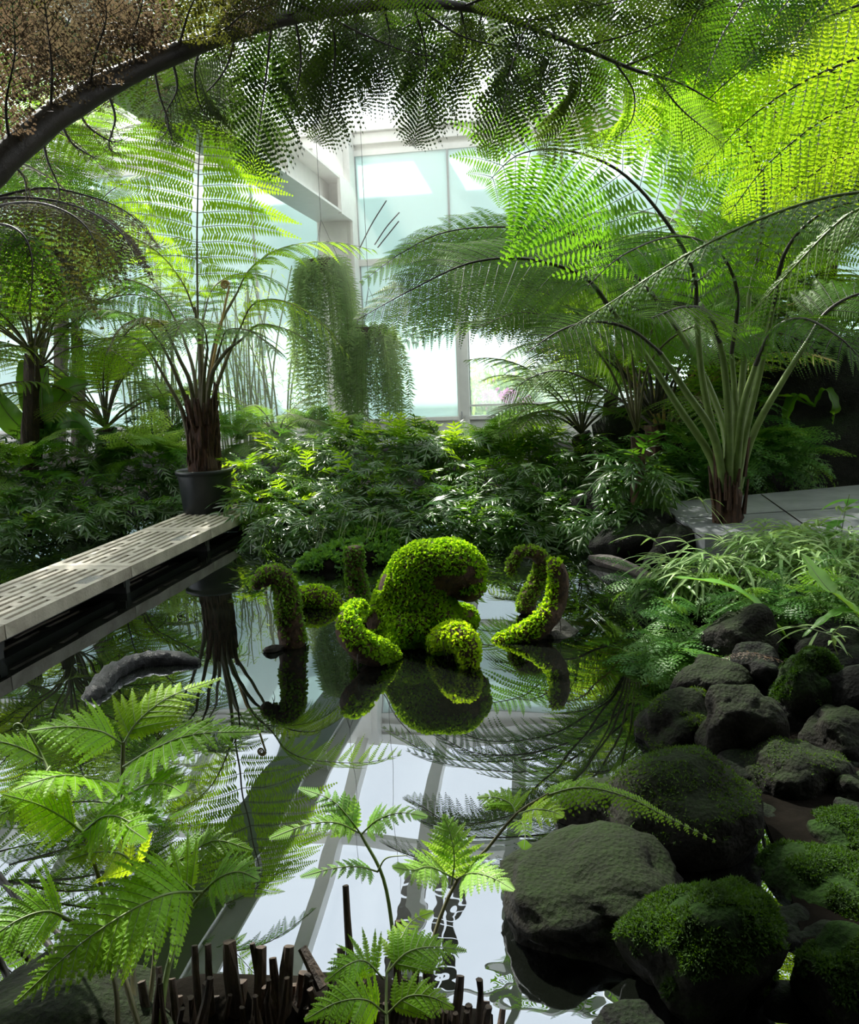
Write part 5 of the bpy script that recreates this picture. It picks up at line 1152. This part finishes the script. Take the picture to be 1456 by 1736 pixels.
# ------------------------------------------------------------------ overhead branch-like frond, near the viewer
t = thing('overhead_tree_fern', 'huge overhead tree fern frond with thick dark rachis arching across the top', 'tree fern', at(-60, 370, 2.1))
def OY_(x): return 2.15 + .0011*x
RP = [(-60, 345), (0, 278), (90, 200), (190, 138), (290, 93), (390, 55), (480, 32), (600, 12), (700, 5), (790, 12), (850, 28), (940, 62), (1020, 95), (1080, 120), (1150, 140), (1215, 175)]
C = catmull([at(x, y, OY_(x)) for x, y in RP], 70)
mb = MB(); s = np.linspace(0, 1, 70); rad = np.interp(s, [0, .15, .3, .5, .7, .85, 1], [.038, .034, .025, .018, .011, .007, .002])
tube(mb, C, rad, 12, jitter=.06); put('rachis', mb, M['stemdark'], t, True)
OP = [ # px path, L px, material, curl, n
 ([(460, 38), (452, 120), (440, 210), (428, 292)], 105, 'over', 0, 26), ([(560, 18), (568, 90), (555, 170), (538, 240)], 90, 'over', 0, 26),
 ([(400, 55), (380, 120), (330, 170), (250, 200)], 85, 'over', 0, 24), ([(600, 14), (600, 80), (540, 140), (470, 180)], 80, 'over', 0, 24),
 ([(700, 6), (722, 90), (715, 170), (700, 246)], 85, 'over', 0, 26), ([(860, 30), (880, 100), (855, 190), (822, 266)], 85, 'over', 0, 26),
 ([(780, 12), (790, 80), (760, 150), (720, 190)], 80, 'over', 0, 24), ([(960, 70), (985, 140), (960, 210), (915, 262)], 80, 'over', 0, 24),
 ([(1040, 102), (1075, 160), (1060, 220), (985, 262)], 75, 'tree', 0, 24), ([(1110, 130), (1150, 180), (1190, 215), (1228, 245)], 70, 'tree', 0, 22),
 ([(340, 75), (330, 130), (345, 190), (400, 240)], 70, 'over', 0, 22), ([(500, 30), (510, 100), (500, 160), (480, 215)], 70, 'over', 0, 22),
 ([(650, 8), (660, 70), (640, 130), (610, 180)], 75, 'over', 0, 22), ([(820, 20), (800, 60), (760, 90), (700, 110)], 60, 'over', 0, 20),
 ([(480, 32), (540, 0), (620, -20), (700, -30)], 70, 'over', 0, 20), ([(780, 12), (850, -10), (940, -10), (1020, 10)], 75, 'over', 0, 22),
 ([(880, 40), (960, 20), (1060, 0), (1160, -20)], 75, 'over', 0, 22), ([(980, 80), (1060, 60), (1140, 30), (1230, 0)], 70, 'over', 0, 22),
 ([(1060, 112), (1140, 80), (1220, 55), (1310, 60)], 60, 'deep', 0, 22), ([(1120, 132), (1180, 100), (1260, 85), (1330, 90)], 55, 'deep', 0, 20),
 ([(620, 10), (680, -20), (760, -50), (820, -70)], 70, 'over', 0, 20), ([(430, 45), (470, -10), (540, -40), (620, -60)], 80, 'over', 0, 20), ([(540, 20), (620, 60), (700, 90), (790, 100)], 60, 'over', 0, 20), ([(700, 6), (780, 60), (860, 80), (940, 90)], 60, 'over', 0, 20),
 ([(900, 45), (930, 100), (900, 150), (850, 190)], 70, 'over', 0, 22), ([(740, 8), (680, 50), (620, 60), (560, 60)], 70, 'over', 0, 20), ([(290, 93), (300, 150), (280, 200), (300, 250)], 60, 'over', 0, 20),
 ([(85, 205), (88, 120), (80, 40), (70, -30)], 80, 'dead', .10, 18), ([(20, 262), (10, 180), (25, 90), (20, 0)], 80, 'dead', .10, 18),
 ([(150, 165), (160, 100), (180, 30), (170, -30)], 75, 'dead', .10, 18), ([(230, 120), (225, 70), (240, 10), (250, -40)], 75, 'dead', .09, 18),
 ([(300, 90), (320, 20), (345, -30)], 75, 'olive', .08, 16), ([(380, 58), (400, 10), (440, -40)], 70, 'dead', .06, 16),
 ([(190, 140), (140, 120), (90, 90), (40, 60)], 70, 'dead', .09, 16), ([(270, 100), (250, 60), (190, 40), (130, 40)], 70, 'dead', .09, 16),
 ([(330, 80), (380, 50), (420, 20), (470, 5)], 60, 'olive', .06, 16),
 ([(180, 150), (195, 200), (185, 250), (215, 265)], 26, 'dead', .25, 10), ([(70, 220), (80, 270), (100, 320), (95, 350)], 26, 'dead', .25, 10), ([(100, 200), (120, 240), (150, 262), (165, 270)], 22, 'dead', .25, 9),
 ([(260, 110), (270, 160), (285, 215), (262, 245)], 28, 'dead', .22, 10), ([(130, 180), (150, 215), (190, 240), (210, 235)], 24, 'dead', .25, 9), ([(10, 270), (40, 300), (45, 340)], 26, 'dead', .25, 9),
]
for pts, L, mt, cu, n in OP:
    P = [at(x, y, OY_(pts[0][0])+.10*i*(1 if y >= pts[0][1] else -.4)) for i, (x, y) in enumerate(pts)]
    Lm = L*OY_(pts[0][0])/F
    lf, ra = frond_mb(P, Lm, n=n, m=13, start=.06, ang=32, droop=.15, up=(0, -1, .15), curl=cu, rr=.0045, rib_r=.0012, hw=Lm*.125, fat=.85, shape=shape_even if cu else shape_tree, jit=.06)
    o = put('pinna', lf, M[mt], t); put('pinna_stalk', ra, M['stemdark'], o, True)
# a second, farther tier of the same crown fills the top of the view
t = thing('overhead_tree_fern', 'shaded tree fern fronds crowding the top edge behind the thick dark rachis', 'tree fern', at(500, -200, 3.4))
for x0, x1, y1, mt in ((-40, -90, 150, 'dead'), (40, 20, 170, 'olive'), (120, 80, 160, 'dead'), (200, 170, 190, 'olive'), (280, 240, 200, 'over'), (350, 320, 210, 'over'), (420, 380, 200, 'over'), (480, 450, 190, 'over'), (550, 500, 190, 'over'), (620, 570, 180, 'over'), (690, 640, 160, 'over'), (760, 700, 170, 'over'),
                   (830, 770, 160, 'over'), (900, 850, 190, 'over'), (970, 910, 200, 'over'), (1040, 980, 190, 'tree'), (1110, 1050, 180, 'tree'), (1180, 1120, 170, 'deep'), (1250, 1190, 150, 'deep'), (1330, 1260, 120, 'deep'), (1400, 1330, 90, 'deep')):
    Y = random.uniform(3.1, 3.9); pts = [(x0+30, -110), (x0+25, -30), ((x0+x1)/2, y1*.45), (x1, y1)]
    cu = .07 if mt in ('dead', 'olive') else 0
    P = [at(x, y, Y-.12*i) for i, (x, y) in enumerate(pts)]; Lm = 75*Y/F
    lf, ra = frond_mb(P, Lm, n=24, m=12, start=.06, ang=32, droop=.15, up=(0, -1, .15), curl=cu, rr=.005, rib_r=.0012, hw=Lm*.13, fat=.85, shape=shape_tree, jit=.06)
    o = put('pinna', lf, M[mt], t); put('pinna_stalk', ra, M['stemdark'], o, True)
mb = MB(); tube(mb, catmull([at(-150, -60, 3.6), at(300, -130, 3.5), at(800, -140, 3.5), at(1450, -80, 3.5)], 20), .018, 8); put('rachis', mb, M['stemdark'], t, True)
# withered drooping fronds at the left
t = thing('withered_tree_fern', 'withered brown drooping tree fern fronds hanging in from the left frame edge', 'tree fern', at(-40, 350, 3.3))
for pts, L, mt, dr in (([(-60, 345, 3.3), (40, 335, 3.25), (130, 350, 3.2), (200, 390, 3.1), (238, 450, 3.05)], .19, 'dead', 1.4), ([(-60, 370, 3.2), (20, 345, 3.1), (90, 350, 3.0), (150, 390, 2.95), (175, 470, 2.9)], .20, 'olive', 1.5),
                       ([(-60, 420, 3.3), (0, 405, 3.2), (60, 410, 3.1), (100, 450, 3.05), (110, 500, 3.0)], .22, 'olive', 1.6), ([(-60, 350, 3.5), (60, 320, 3.5), (140, 330, 3.5), (215, 360, 3.5), (270, 420, 3.5)], .16, 'dead', 1.0),
                       ([(-60, 390, 3.0), (0, 380, 2.95), (40, 400, 2.9), (55, 450, 2.85), (50, 530, 2.8)], .16, 'deep', 1.2)):
    add_frond(t, px(*pts), L, mt, 'stemdark', .007, n=22, m=16, start=.02, ang=20, droop=dr, curl=.035, up=(0, -.3, 1), rib_r=.0015, hw=L*.14)
# sunlit canopy, top right
t = thing('canopy_tree_fern', 'bright backlit tree fern fronds fanning in from the top right corner', 'tree fern', at(1600, 60, 4.6))
for pts, L, mt in (([(1620, -40, 4.6), (1480, 0, 4.65), (1340, 60, 4.7), (1220, 150, 4.8), (1150, 230, 4.9)], .34, 'lime'), ([(1620, 60, 4.7), (1480, 90, 4.75), (1360, 140, 4.8), (1260, 210, 4.9), (1180, 300, 5.0)], .34, 'lime'),
                   ([(1620, 140, 4.8), (1500, 160, 4.85), (1400, 200, 4.9), (1300, 280, 5.0), (1230, 370, 5.1)], .34, 'lime'), ([(1620, 230, 4.9), (1500, 240, 4.95), (1400, 280, 5.0), (1310, 350, 5.1)], .30, 'lime'),
                   ([(1450, -60, 4.5), (1330, -20, 4.5), (1200, 30, 4.6), (1080, 90, 4.7), (990, 160, 4.8)], .32, 'tree'), ([(1190, -20, 4.9), (1188, 60, 4.9), (1178, 140, 4.95), (1160, 210, 5.0)], .40, 'lime')):
    add_frond(t, px(*pts), L, mt, 'stemdark', .010, n=24, m=16, start=.0, ang=25, droop=.4, up=(-.1, -1, .4), rib_r=.002, hw=L*.17)

# ------------------------------------------------------------------ foreground bracken
def bracken(parent, path, L, n=8, mat='fore', up=(0, -.25, 1), start=.12, stem='stemgreen', rr=.0028, droop=.2, ang=34, m=9):
    n = int(round(n*1.35)); L = L*1.15
    C = catmull(path, 50); T, S, Nn = frames(C, up); total = np.linalg.norm(np.diff(C, axis=0), axis=1).sum()
    lf = MB(); ra = MB(); tube(ra, C[::2], rr*(1-.75*np.linspace(0, 1, 25)), 5)
    sp = total*(1-start)/n
    for i in range(n):
        x = (i+.3)/n; k_ = min(49, int((start+(1-start)*x)*49))
        for sd_ in (1, -1):
            ln = L*(1-x)**.8*rng.uniform(.9, 1.08)
            if ln < sp*.8: continue
            a = math.radians(ang+10*x); d = unit(S[k_]*sd_*math.cos(a)+T[k_]*math.sin(a)+Nn[k_]*rng.uniform(-.08, .08))
            q = np.linspace(0, 1, 5); P = C[k_]+d*(ln*q)[:, None]+V3((0, 0, -droop*ln))*(q**2)[:, None]+T[k_]*(ln*.1*q**2)[:, None]
            w = min(ln*.34, sp*1.0)
            nl = max(5, int(ln/(w*.40))); xl = (np.arange(nl)+.4)/nl; PP = catmull(P, 40); ii = np.minimum((xl*39).astype(int), 38)
            tq = unit(PP[ii+1]-PP[ii]); nq = unit(np.broadcast_to(Nn[k_], tq.shape)-tq*np.sum(tq*Nn[k_], 1)[:, None]); bq = np.cross(tq, nq)
            le = w*np.clip(1-xl, 0, 1)**.75*np.minimum(1, .6+2.5*xl)*rng.uniform(.92, 1.08, nl)
            for s2 in (1, -1):
                D = unit(bq*s2*math.cos(.5)+tq*math.sin(.5)+V3((0, 0, -.16))+rng.normal(0, .05, tq.shape)); W2 = unit(tq-D*np.sum(tq*D, 1)[:, None])
                stamp(lf, TS, PP[ii], D, W2, np.cross(D, W2)*-s2, le, ln/nl*1.75)
            tube(ra, P, [rr*.32, rr*.26, rr*.2, rr*.13, rr*.07], 3, False)
    k_ = int(49*.80); PP = C[k_:]; m_ = len(PP)-1; xl = np.arange(m_)/m_; tq = unit(np.diff(PP, axis=0))
    for s2 in (1, -1):
        D = unit(S[k_:-1]*s2*.75+tq*.66); W2 = unit(tq-D*np.sum(tq*D, 1)[:, None]); stamp(lf, TS, PP[:-1], D, W2, np.cross(D, W2)*-s2, sp*.9*(1-xl)**.8+.002, total*.2/m_*1.6)
    o = put('frond', lf, M[mat], parent); put('stipe', ra, M[stem], o, True); return o
def merge(m, k=3): return np.concatenate(m.f)
def addall(dst, src):
    off = dst.n
    for v in src.v: dst.v.append(v)
    for f in src.f: dst.f.append(f+off); dst.mi.append(0)
    dst.n += src.n
BY = 1.5
def stalk(parent, pts, r0, r1, mat='stemgreen'):
    mb = MB(); tube(mb, catmull(px(*pts), 16), np.linspace(r0, r1, 16), 7); put('frond_stalk', mb, M[mat], parent, True)
bl = thing('bracken', 'lime-green bracken fern with layered fronds filling the lower left foreground', 'fern', at(230, 1760, 1.25))
stalk(bl, [(235, 1790, 1.25), (225, 1650, 1.35), (213, 1480, 1.45), (208, 1330, 1.5), (209, 1258, 1.52)], .006, .004, 'stem')
for pts, L, n, mt, up in (
  ([(209, 1262, 1.52), (235, 1222, 1.55), (290, 1180, 1.6), (378, 1148, 1.7)], .105, 8, 'fore', (0, -.35, 1)),
  ([(209, 1262, 1.52), (170, 1240, 1.5), (110, 1232, 1.48), (45, 1240, 1.46)], .095, 7, 'fore', (0, -.35, 1)),
  ([(209, 1300, 1.50), (260, 1270, 1.45), (330, 1245, 1.42), (445, 1240, 1.42)], .12, 9, 'fore', (0, -.3, 1)),
  ([(210, 1330, 1.50), (160, 1320, 1.42), (100, 1315, 1.35), (20, 1340, 1.30)], .12, 8, 'fore', (0, -.35, 1)),
  ([(211, 1350, 1.5), (250, 1330, 1.4), (285, 1330, 1.35), (310, 1345, 1.3)], .07, 6, 'fore', (0, -.6, 1)),
  ([(211, 1345, 1.48), (200, 1380, 1.4), (215, 1400, 1.3), (250, 1425, 1.22)], .10, 7, 'fore', (0, -.9, 1)),
  ([(140, 1412, 1.40), (105, 1385, 1.38), (60, 1362, 1.36), (0, 1345, 1.34)], .09, 8, 'fore', (0, -.4, 1)),
  ([(140, 1412, 1.40), (175, 1385, 1.36), (210, 1388, 1.32), (248, 1420, 1.28)], .08, 7, 'fore', (0, -.5, 1)),
  ([(345, 1512, 1.32), (372, 1488, 1.30), (405, 1478, 1.28), (440, 1492, 1.26)], .07, 7, 'forepale', (0, -.5, 1)),
  ([(345, 1512, 1.32), (270, 1520, 1.25), (150, 1590, 1.18), (20, 1705, 1.12)], .12, 11, 'fore', (0, -.7, 1)),
  ([(260, 1480, 1.42), (310, 1455, 1.42), (365, 1425, 1.42), (430, 1442, 1.42)], .07, 8, 'lime', (0, -.4, 1)),
  ([(240, 1490, 1.42), (210, 1450, 1.40), (160, 1445, 1.36), (110, 1460, 1.34)], .07, 7, 'lime', (0, -.5, 1)),
  ([(120, 1560, 1.30), (80, 1545, 1.27), (30, 1560, 1.24), (-30, 1600, 1.2)], .10, 8, 'fore', (0, -.6, 1)),
  ([(340, 1520, 1.32), (300, 1490, 1.32), (250, 1500, 1.30), (200, 1540, 1.28)], .09, 8, 'fore', (0, -.6, 1)),
  ([(75, 1290, 1.6), (40, 1270, 1.58), (0, 1258, 1.56), (-40, 1262, 1.54)], .06, 7, 'fore', (0, -.4, 1)),
  ([(85, 1300, 1.58), (60, 1330, 1.5), (20, 1370, 1.45), (-40, 1400, 1.4)], .08, 7, 'fore', (0, -.6, 1)),
  ([(270, 1600, 1.3), (220, 1580, 1.24), (180, 1600, 1.2), (150, 1660, 1.16)], .08, 8, 'fore', (0, -.8, 1))):
    bracken(bl, px(*pts), L, n, mt, up)
stalk(bl, [(250, 1790, 1.2), (200, 1620, 1.3), (168, 1490, 1.38), (140, 1412, 1.40)], .0055, .0035, 'stem')
stalk(bl, [(140, 1412, 1.4), (112, 1370, 1.5), (75, 1290, 1.6), (60, 1262, 1.6), (48, 1240, 1.6)], .004, .002, 'stemgreen')
stalk(bl, [(265, 1790, 1.2), (285, 1640, 1.28), (318, 1550, 1.31), (345, 1512, 1.32)], .006, .0035)
stalk(bl, [(240, 1790, 1.25), (262, 1620, 1.35), (260, 1480, 1.42)], .005, .003, 'stem')
stalk(bl, [(200, 1790, 1.2), (190, 1650, 1.25), (120, 1560, 1.30)], .005, .003, 'stem')
mb = MB(); c = at(30, 1234, 1.6); th = np.linspace(0, 3.5*math.pi, 30); rr_ = .010*(1-th/(4*math.pi))
tube(mb, [c+Vector((math.cos(q)*r, 0, math.sin(q)*r)) for q, r in zip(th, rr_)], np.linspace(.003, .0015, 30), 6, up=(0, 1, 0)); tube(mb, catmull([at(48, 1240, 1.6), at(38, 1236, 1.6)], 4), .002, 5); put('crozier', mb, M['stemgreen'], bl, True)

bc = thing('bracken', 'small bracken fern with forked thin stalks in the centre foreground, before the mirrored beam', 'fern', at(675, 1650, 1.35))
for pts, L, n, mt, up in (
  ([(612, 1415, 1.5), (590, 1385, 1.5), (560, 1355, 1.52), (505, 1335, 1.55)], .055, 6, 'forepale', (0, -.4, 1)),
  ([(608, 1412, 1.5), (570, 1395, 1.46), (520, 1398, 1.43), (455, 1422, 1.4)], .04, 7, 'forepale', (0, -.5, 1)),
  ([(612, 1415, 1.5), (640, 1390, 1.48), (680, 1378, 1.46), (725, 1385, 1.44)], .045, 7, 'forepale', (0, -.5, 1)),
  ([(640, 1478, 1.47), (610, 1470, 1.44), (565, 1472, 1.42), (508, 1487, 1.4)], .035, 7, 'forepale', (0, -.4, 1)),
  ([(765, 1500, 1.50), (770, 1460, 1.5), (765, 1420, 1.52), (752, 1380, 1.55)], .085, 7, 'forepale', (.0, -.7, 1)),
  ([(775, 1492, 1.50), (730, 1470, 1.45), (700, 1475, 1.42), (665, 1470, 1.4)], .06, 7, 'forepale', (0, -.5, 1)),
  ([(775, 1490, 1.50), (800, 1480, 1.46), (835, 1488, 1.42), (872, 1510, 1.38)], .06, 7, 'forepale', (0, -.5, 1)),
  ([(875, 1380, 1.52), (865, 1362, 1.54), (840, 1352, 1.56), (808, 1352, 1.58)], .055, 6, 'fore', (0, -.6, 1)),
  ([(878, 1380, 1.52), (905, 1372, 1.48), (935, 1375, 1.46), (955, 1385, 1.44)], .05, 6, 'fore', (0, -.6, 1)),
  ([(870, 1390, 1.52), (885, 1395, 1.45), (890, 1415, 1.4), (888, 1440, 1.36)], .03, 6, 'fore', (0, -.8, 1))):
    bracken(bc, px(*pts), L, n, mt, up, rr=.002)
lf, ra = frond_mb(px((920, 1350, 1.53), (985, 1335, 1.52), (1060, 1350, 1.5), (1130, 1385, 1.48), (1217, 1428, 1.45)), .050, n=22, m=7, up=(0, -.5, 1), start=.0, ang=35, droop=.45, tmpl=TS3, shape=shape_tri, rr=.0022, hw=.012, fat=1.15)
o = put('frond', lf, M['fore'], bc); put('stipe', ra, M['stemgreen'], o, True)
stalk(bc, [(680, 1720, 1.35), (668, 1600, 1.42), (650, 1490, 1.47), (612, 1415, 1.5)], .0045, .003)
stalk(bc, [(720, 1700, 1.38), (735, 1590, 1.45), (775, 1492, 1.50), (825, 1440, 1.51), (875, 1380, 1.52), (930, 1345, 1.53)], .0045, .0025, 'stem')
stalk(bc, [(640, 1478, 1.47), (655, 1455, 1.47), (690, 1450, 1.46)], .002, .001)
bb = thing('bracken', 'low bracken fern with soft fronds at the bottom centre over the cut stubs', 'fern', at(655, 1760, 1.15))
for pts, L, n in (([(655, 1650, 1.2), (690, 1615, 1.22), (735, 1605, 1.24), (792, 1612, 1.26)], .06, 8), ([(650, 1660, 1.2), (620, 1630, 1.2), (590, 1635, 1.18), (550, 1665, 1.16)], .06, 8), ([(655, 1720, 1.15), (620, 1695, 1.12), (570, 1700, 1.1), (515, 1730, 1.08)], .06, 8), ([(655, 1720, 1.15), (690, 1690, 1.16), (730, 1690, 1.16), (770, 1710, 1.16)], .05, 7), ([(655, 1650, 1.2), (680, 1590, 1.25), (700, 1560, 1.3), (735, 1545, 1.34)], .035, 7)):
    bracken(bb, px(*pts), L, n, 'fore', (0, -.6, 1), rr=.002)
stalk(bb, [(660, 1800, 1.1), (655, 1720, 1.15), (655, 1650, 1.2)], .004, .002)

# ------------------------------------------------------------------ cut stubs of an old fern crown
fs = thing('fern_stump', 'dark old fern crown bristling with cut stalk stubs along the bottom edge', 'stump', at(460, 1800, 1.25))
mb, V_, F_ = rock_mb(at(470, 1790, 1.28), (.30, .16, .10), 41, 0, 0, .8, sp=SP4); put('crown', mb, M['soil'], fs, True)
mb, V_, F_ = rock_mb(at(740, 1800, 1.35), (.14, .10, .06), 43, 0, 0, .8, sp=SP4); put('crown', mb, M['soil'], fs, True)
for x, y0, y1, w, dx in ((330, 1604, 1720, 9, 8), (352, 1602, 1730, 9, 6), (388, 1597, 1740, 19, 18), (428, 1600, 1730, 9, 30), (443, 1606, 1720, 16, -4), (462, 1625, 1700, 12, 8), (490, 1605, 1700, 17, -10), (512, 1608, 1650, 13, 35), (270, 1640, 1730, 9, 4), (292, 1660, 1740, 10, 10),
                     (405, 1665, 1780, 22, 8), (452, 1680, 1790, 14, 12), (500, 1670, 1790, 14, -4), (515, 1650, 1760, 18, -25), (578, 1608, 1680, 11, 6), (586, 1502, 1640, 8, 10), (560, 1660, 1740, 12, 20), (675, 1562, 1700, 10, -2), (725, 1645, 1740, 15, 0), (705, 1640, 1760, 12, -8),
                     (748, 1690, 1760, 12, 5), (780, 1655, 1750, 11, -12), (820, 1698, 1750, 17, 0), (240, 1665, 1760, 12, 22), (600, 1690, 1780, 12, 0), (640, 1700, 1790, 14, -12), (300, 1690, 1770, 16, -6), (365, 1690, 1790, 14, 6), (770, 1710, 1790, 14, 10), (852, 1712, 1760, 10, -8)):
    Y = 1.28; a, b = at(x, y0, Y+.02), at(x+dx, y1+25, Y-.02); r = w/2*Y/F*1.5
    mb = MB(); v = tube(mb, [a+(a-b).normalized()*0.001, a.lerp(b, .3), b], [r*.85, r, r*1.25], 9, jitter=.22); put('stub', mb, M['stub'], fs)
for i in range(44):
    x = random.uniform(230, 830) if i % 3 else random.uniform(380, 620); y0 = random.uniform(1650, 1725); w = random.uniform(5, 13); Y = 1.2+random.uniform(-.04, .06)
    a, b = at(x, y0, Y), at(x+random.uniform(-35, 35), y0+130, Y); r = w/2*Y/F*1.5
    mb = MB(); tube(mb, [a, a.lerp(b, .3)+Vector((random.uniform(-.006, .006), 0, 0)), b], [r*.8, r, r*1.2], 7, jitter=.3); put('stub', mb, M['stub'], fs)
mb, V_, F_ = rock_mb((0, 0, 0), (.24, .18, .14), 51, 0, 0, .8, sp=SP4)
o = tag(put('boulder', mb, M['rock'], None, True, loc=at(110, 1790, 1.3)), 'dark mossy boulder under the bracken in the bottom left corner', 'rock')
# dark stalks at far left bottom
t = thing('fern_stalks', 'bare dark fern stalks leaning at the lower left frame edge', 'fern', at(60, 1700, 1.5))
for pts in ([(95, 1620, 1.4), (40, 1540, 1.5), (-20, 1460, 1.6)], [(40, 1540, 1.5), (10, 1500, 1.55), (-30, 1480, 1.6)], [(110, 1740, 1.4), (60, 1640, 1.5), (-20, 1560, 1.5)], [(30, 1720, 1.4), (10, 1650, 1.5), (-20, 1600, 1.5)], [(180, 1660, 1.4), (130, 1610, 1.45), (90, 1575, 1.5)]):
    mb = MB(); tube(mb, catmull(px(*pts), 8), [.007]*7+[.005], 6); put('stalk', mb, M['stemdark'], t, True)
# thin bare twigs before the upper pane
t = thing('twigs', 'thin bare twigs sticking up before the upper frosted pane', 'twig', at(640, 420, 11.5))
for pts in ([(610, 420, 11.5), (630, 380, 11.5), (655, 340, 11.5)], [(635, 415, 11.5), (655, 385, 11.5), (677, 360, 11.5)], [(640, 420, 11.5), (660, 395, 11.5), (676, 375, 11.5)]):
    mb = MB(); tube(mb, catmull(px(*pts), 8), .008, 4); put('twig', mb, M['stemdark'], t)
# shade grilles on the roof panes seen in the pool
if G1:
    for (x, y, y2, lab) in ((700, 1500, 1610, 'ladder-like dark shade grille on the roof pane mirrored left of the centre'), (755, 1510, 1640, 'ladder-like dark shade grille on the roof pane mirrored right of the centre')):
        d = ray(x, y); d = Vector((d.x, d.y, -d.z)); o_ = Vector((0, 0, -CAM_H))
        best = min(np.linspace(3, 30, 400), key=lambda s_: abs((o_+d*s_).z - rz((o_+d*s_).dot(W)))); p = o_+d*best
        grille(p.dot(U)-.2, p.dot(W)-2.6, p.dot(W)+.3, lab)

# thin mist hanging in the far half of the house
def mist():
    m, nt, out = nodes('mist'); v = N(nt, 'ShaderNodeVolumeScatter'); v.inputs['Density'].default_value = .022; v.inputs['Anisotropy'].default_value = .55; v.inputs['Color'].default_value = (1, .99, .93, 1)
    nt.links.new(v.outputs[0], out.inputs['Volume']); return m
mb = MB(); bbox(mb, -12, 9, 8.7, VW-.6, .25, z_lt-.3)
o = struct('mist', mb, mist()); o['kind'] = 'stuff'; o['label'] = 'thin sunlit mist in the far half of the greenhouse'; o['category'] = 'mist'
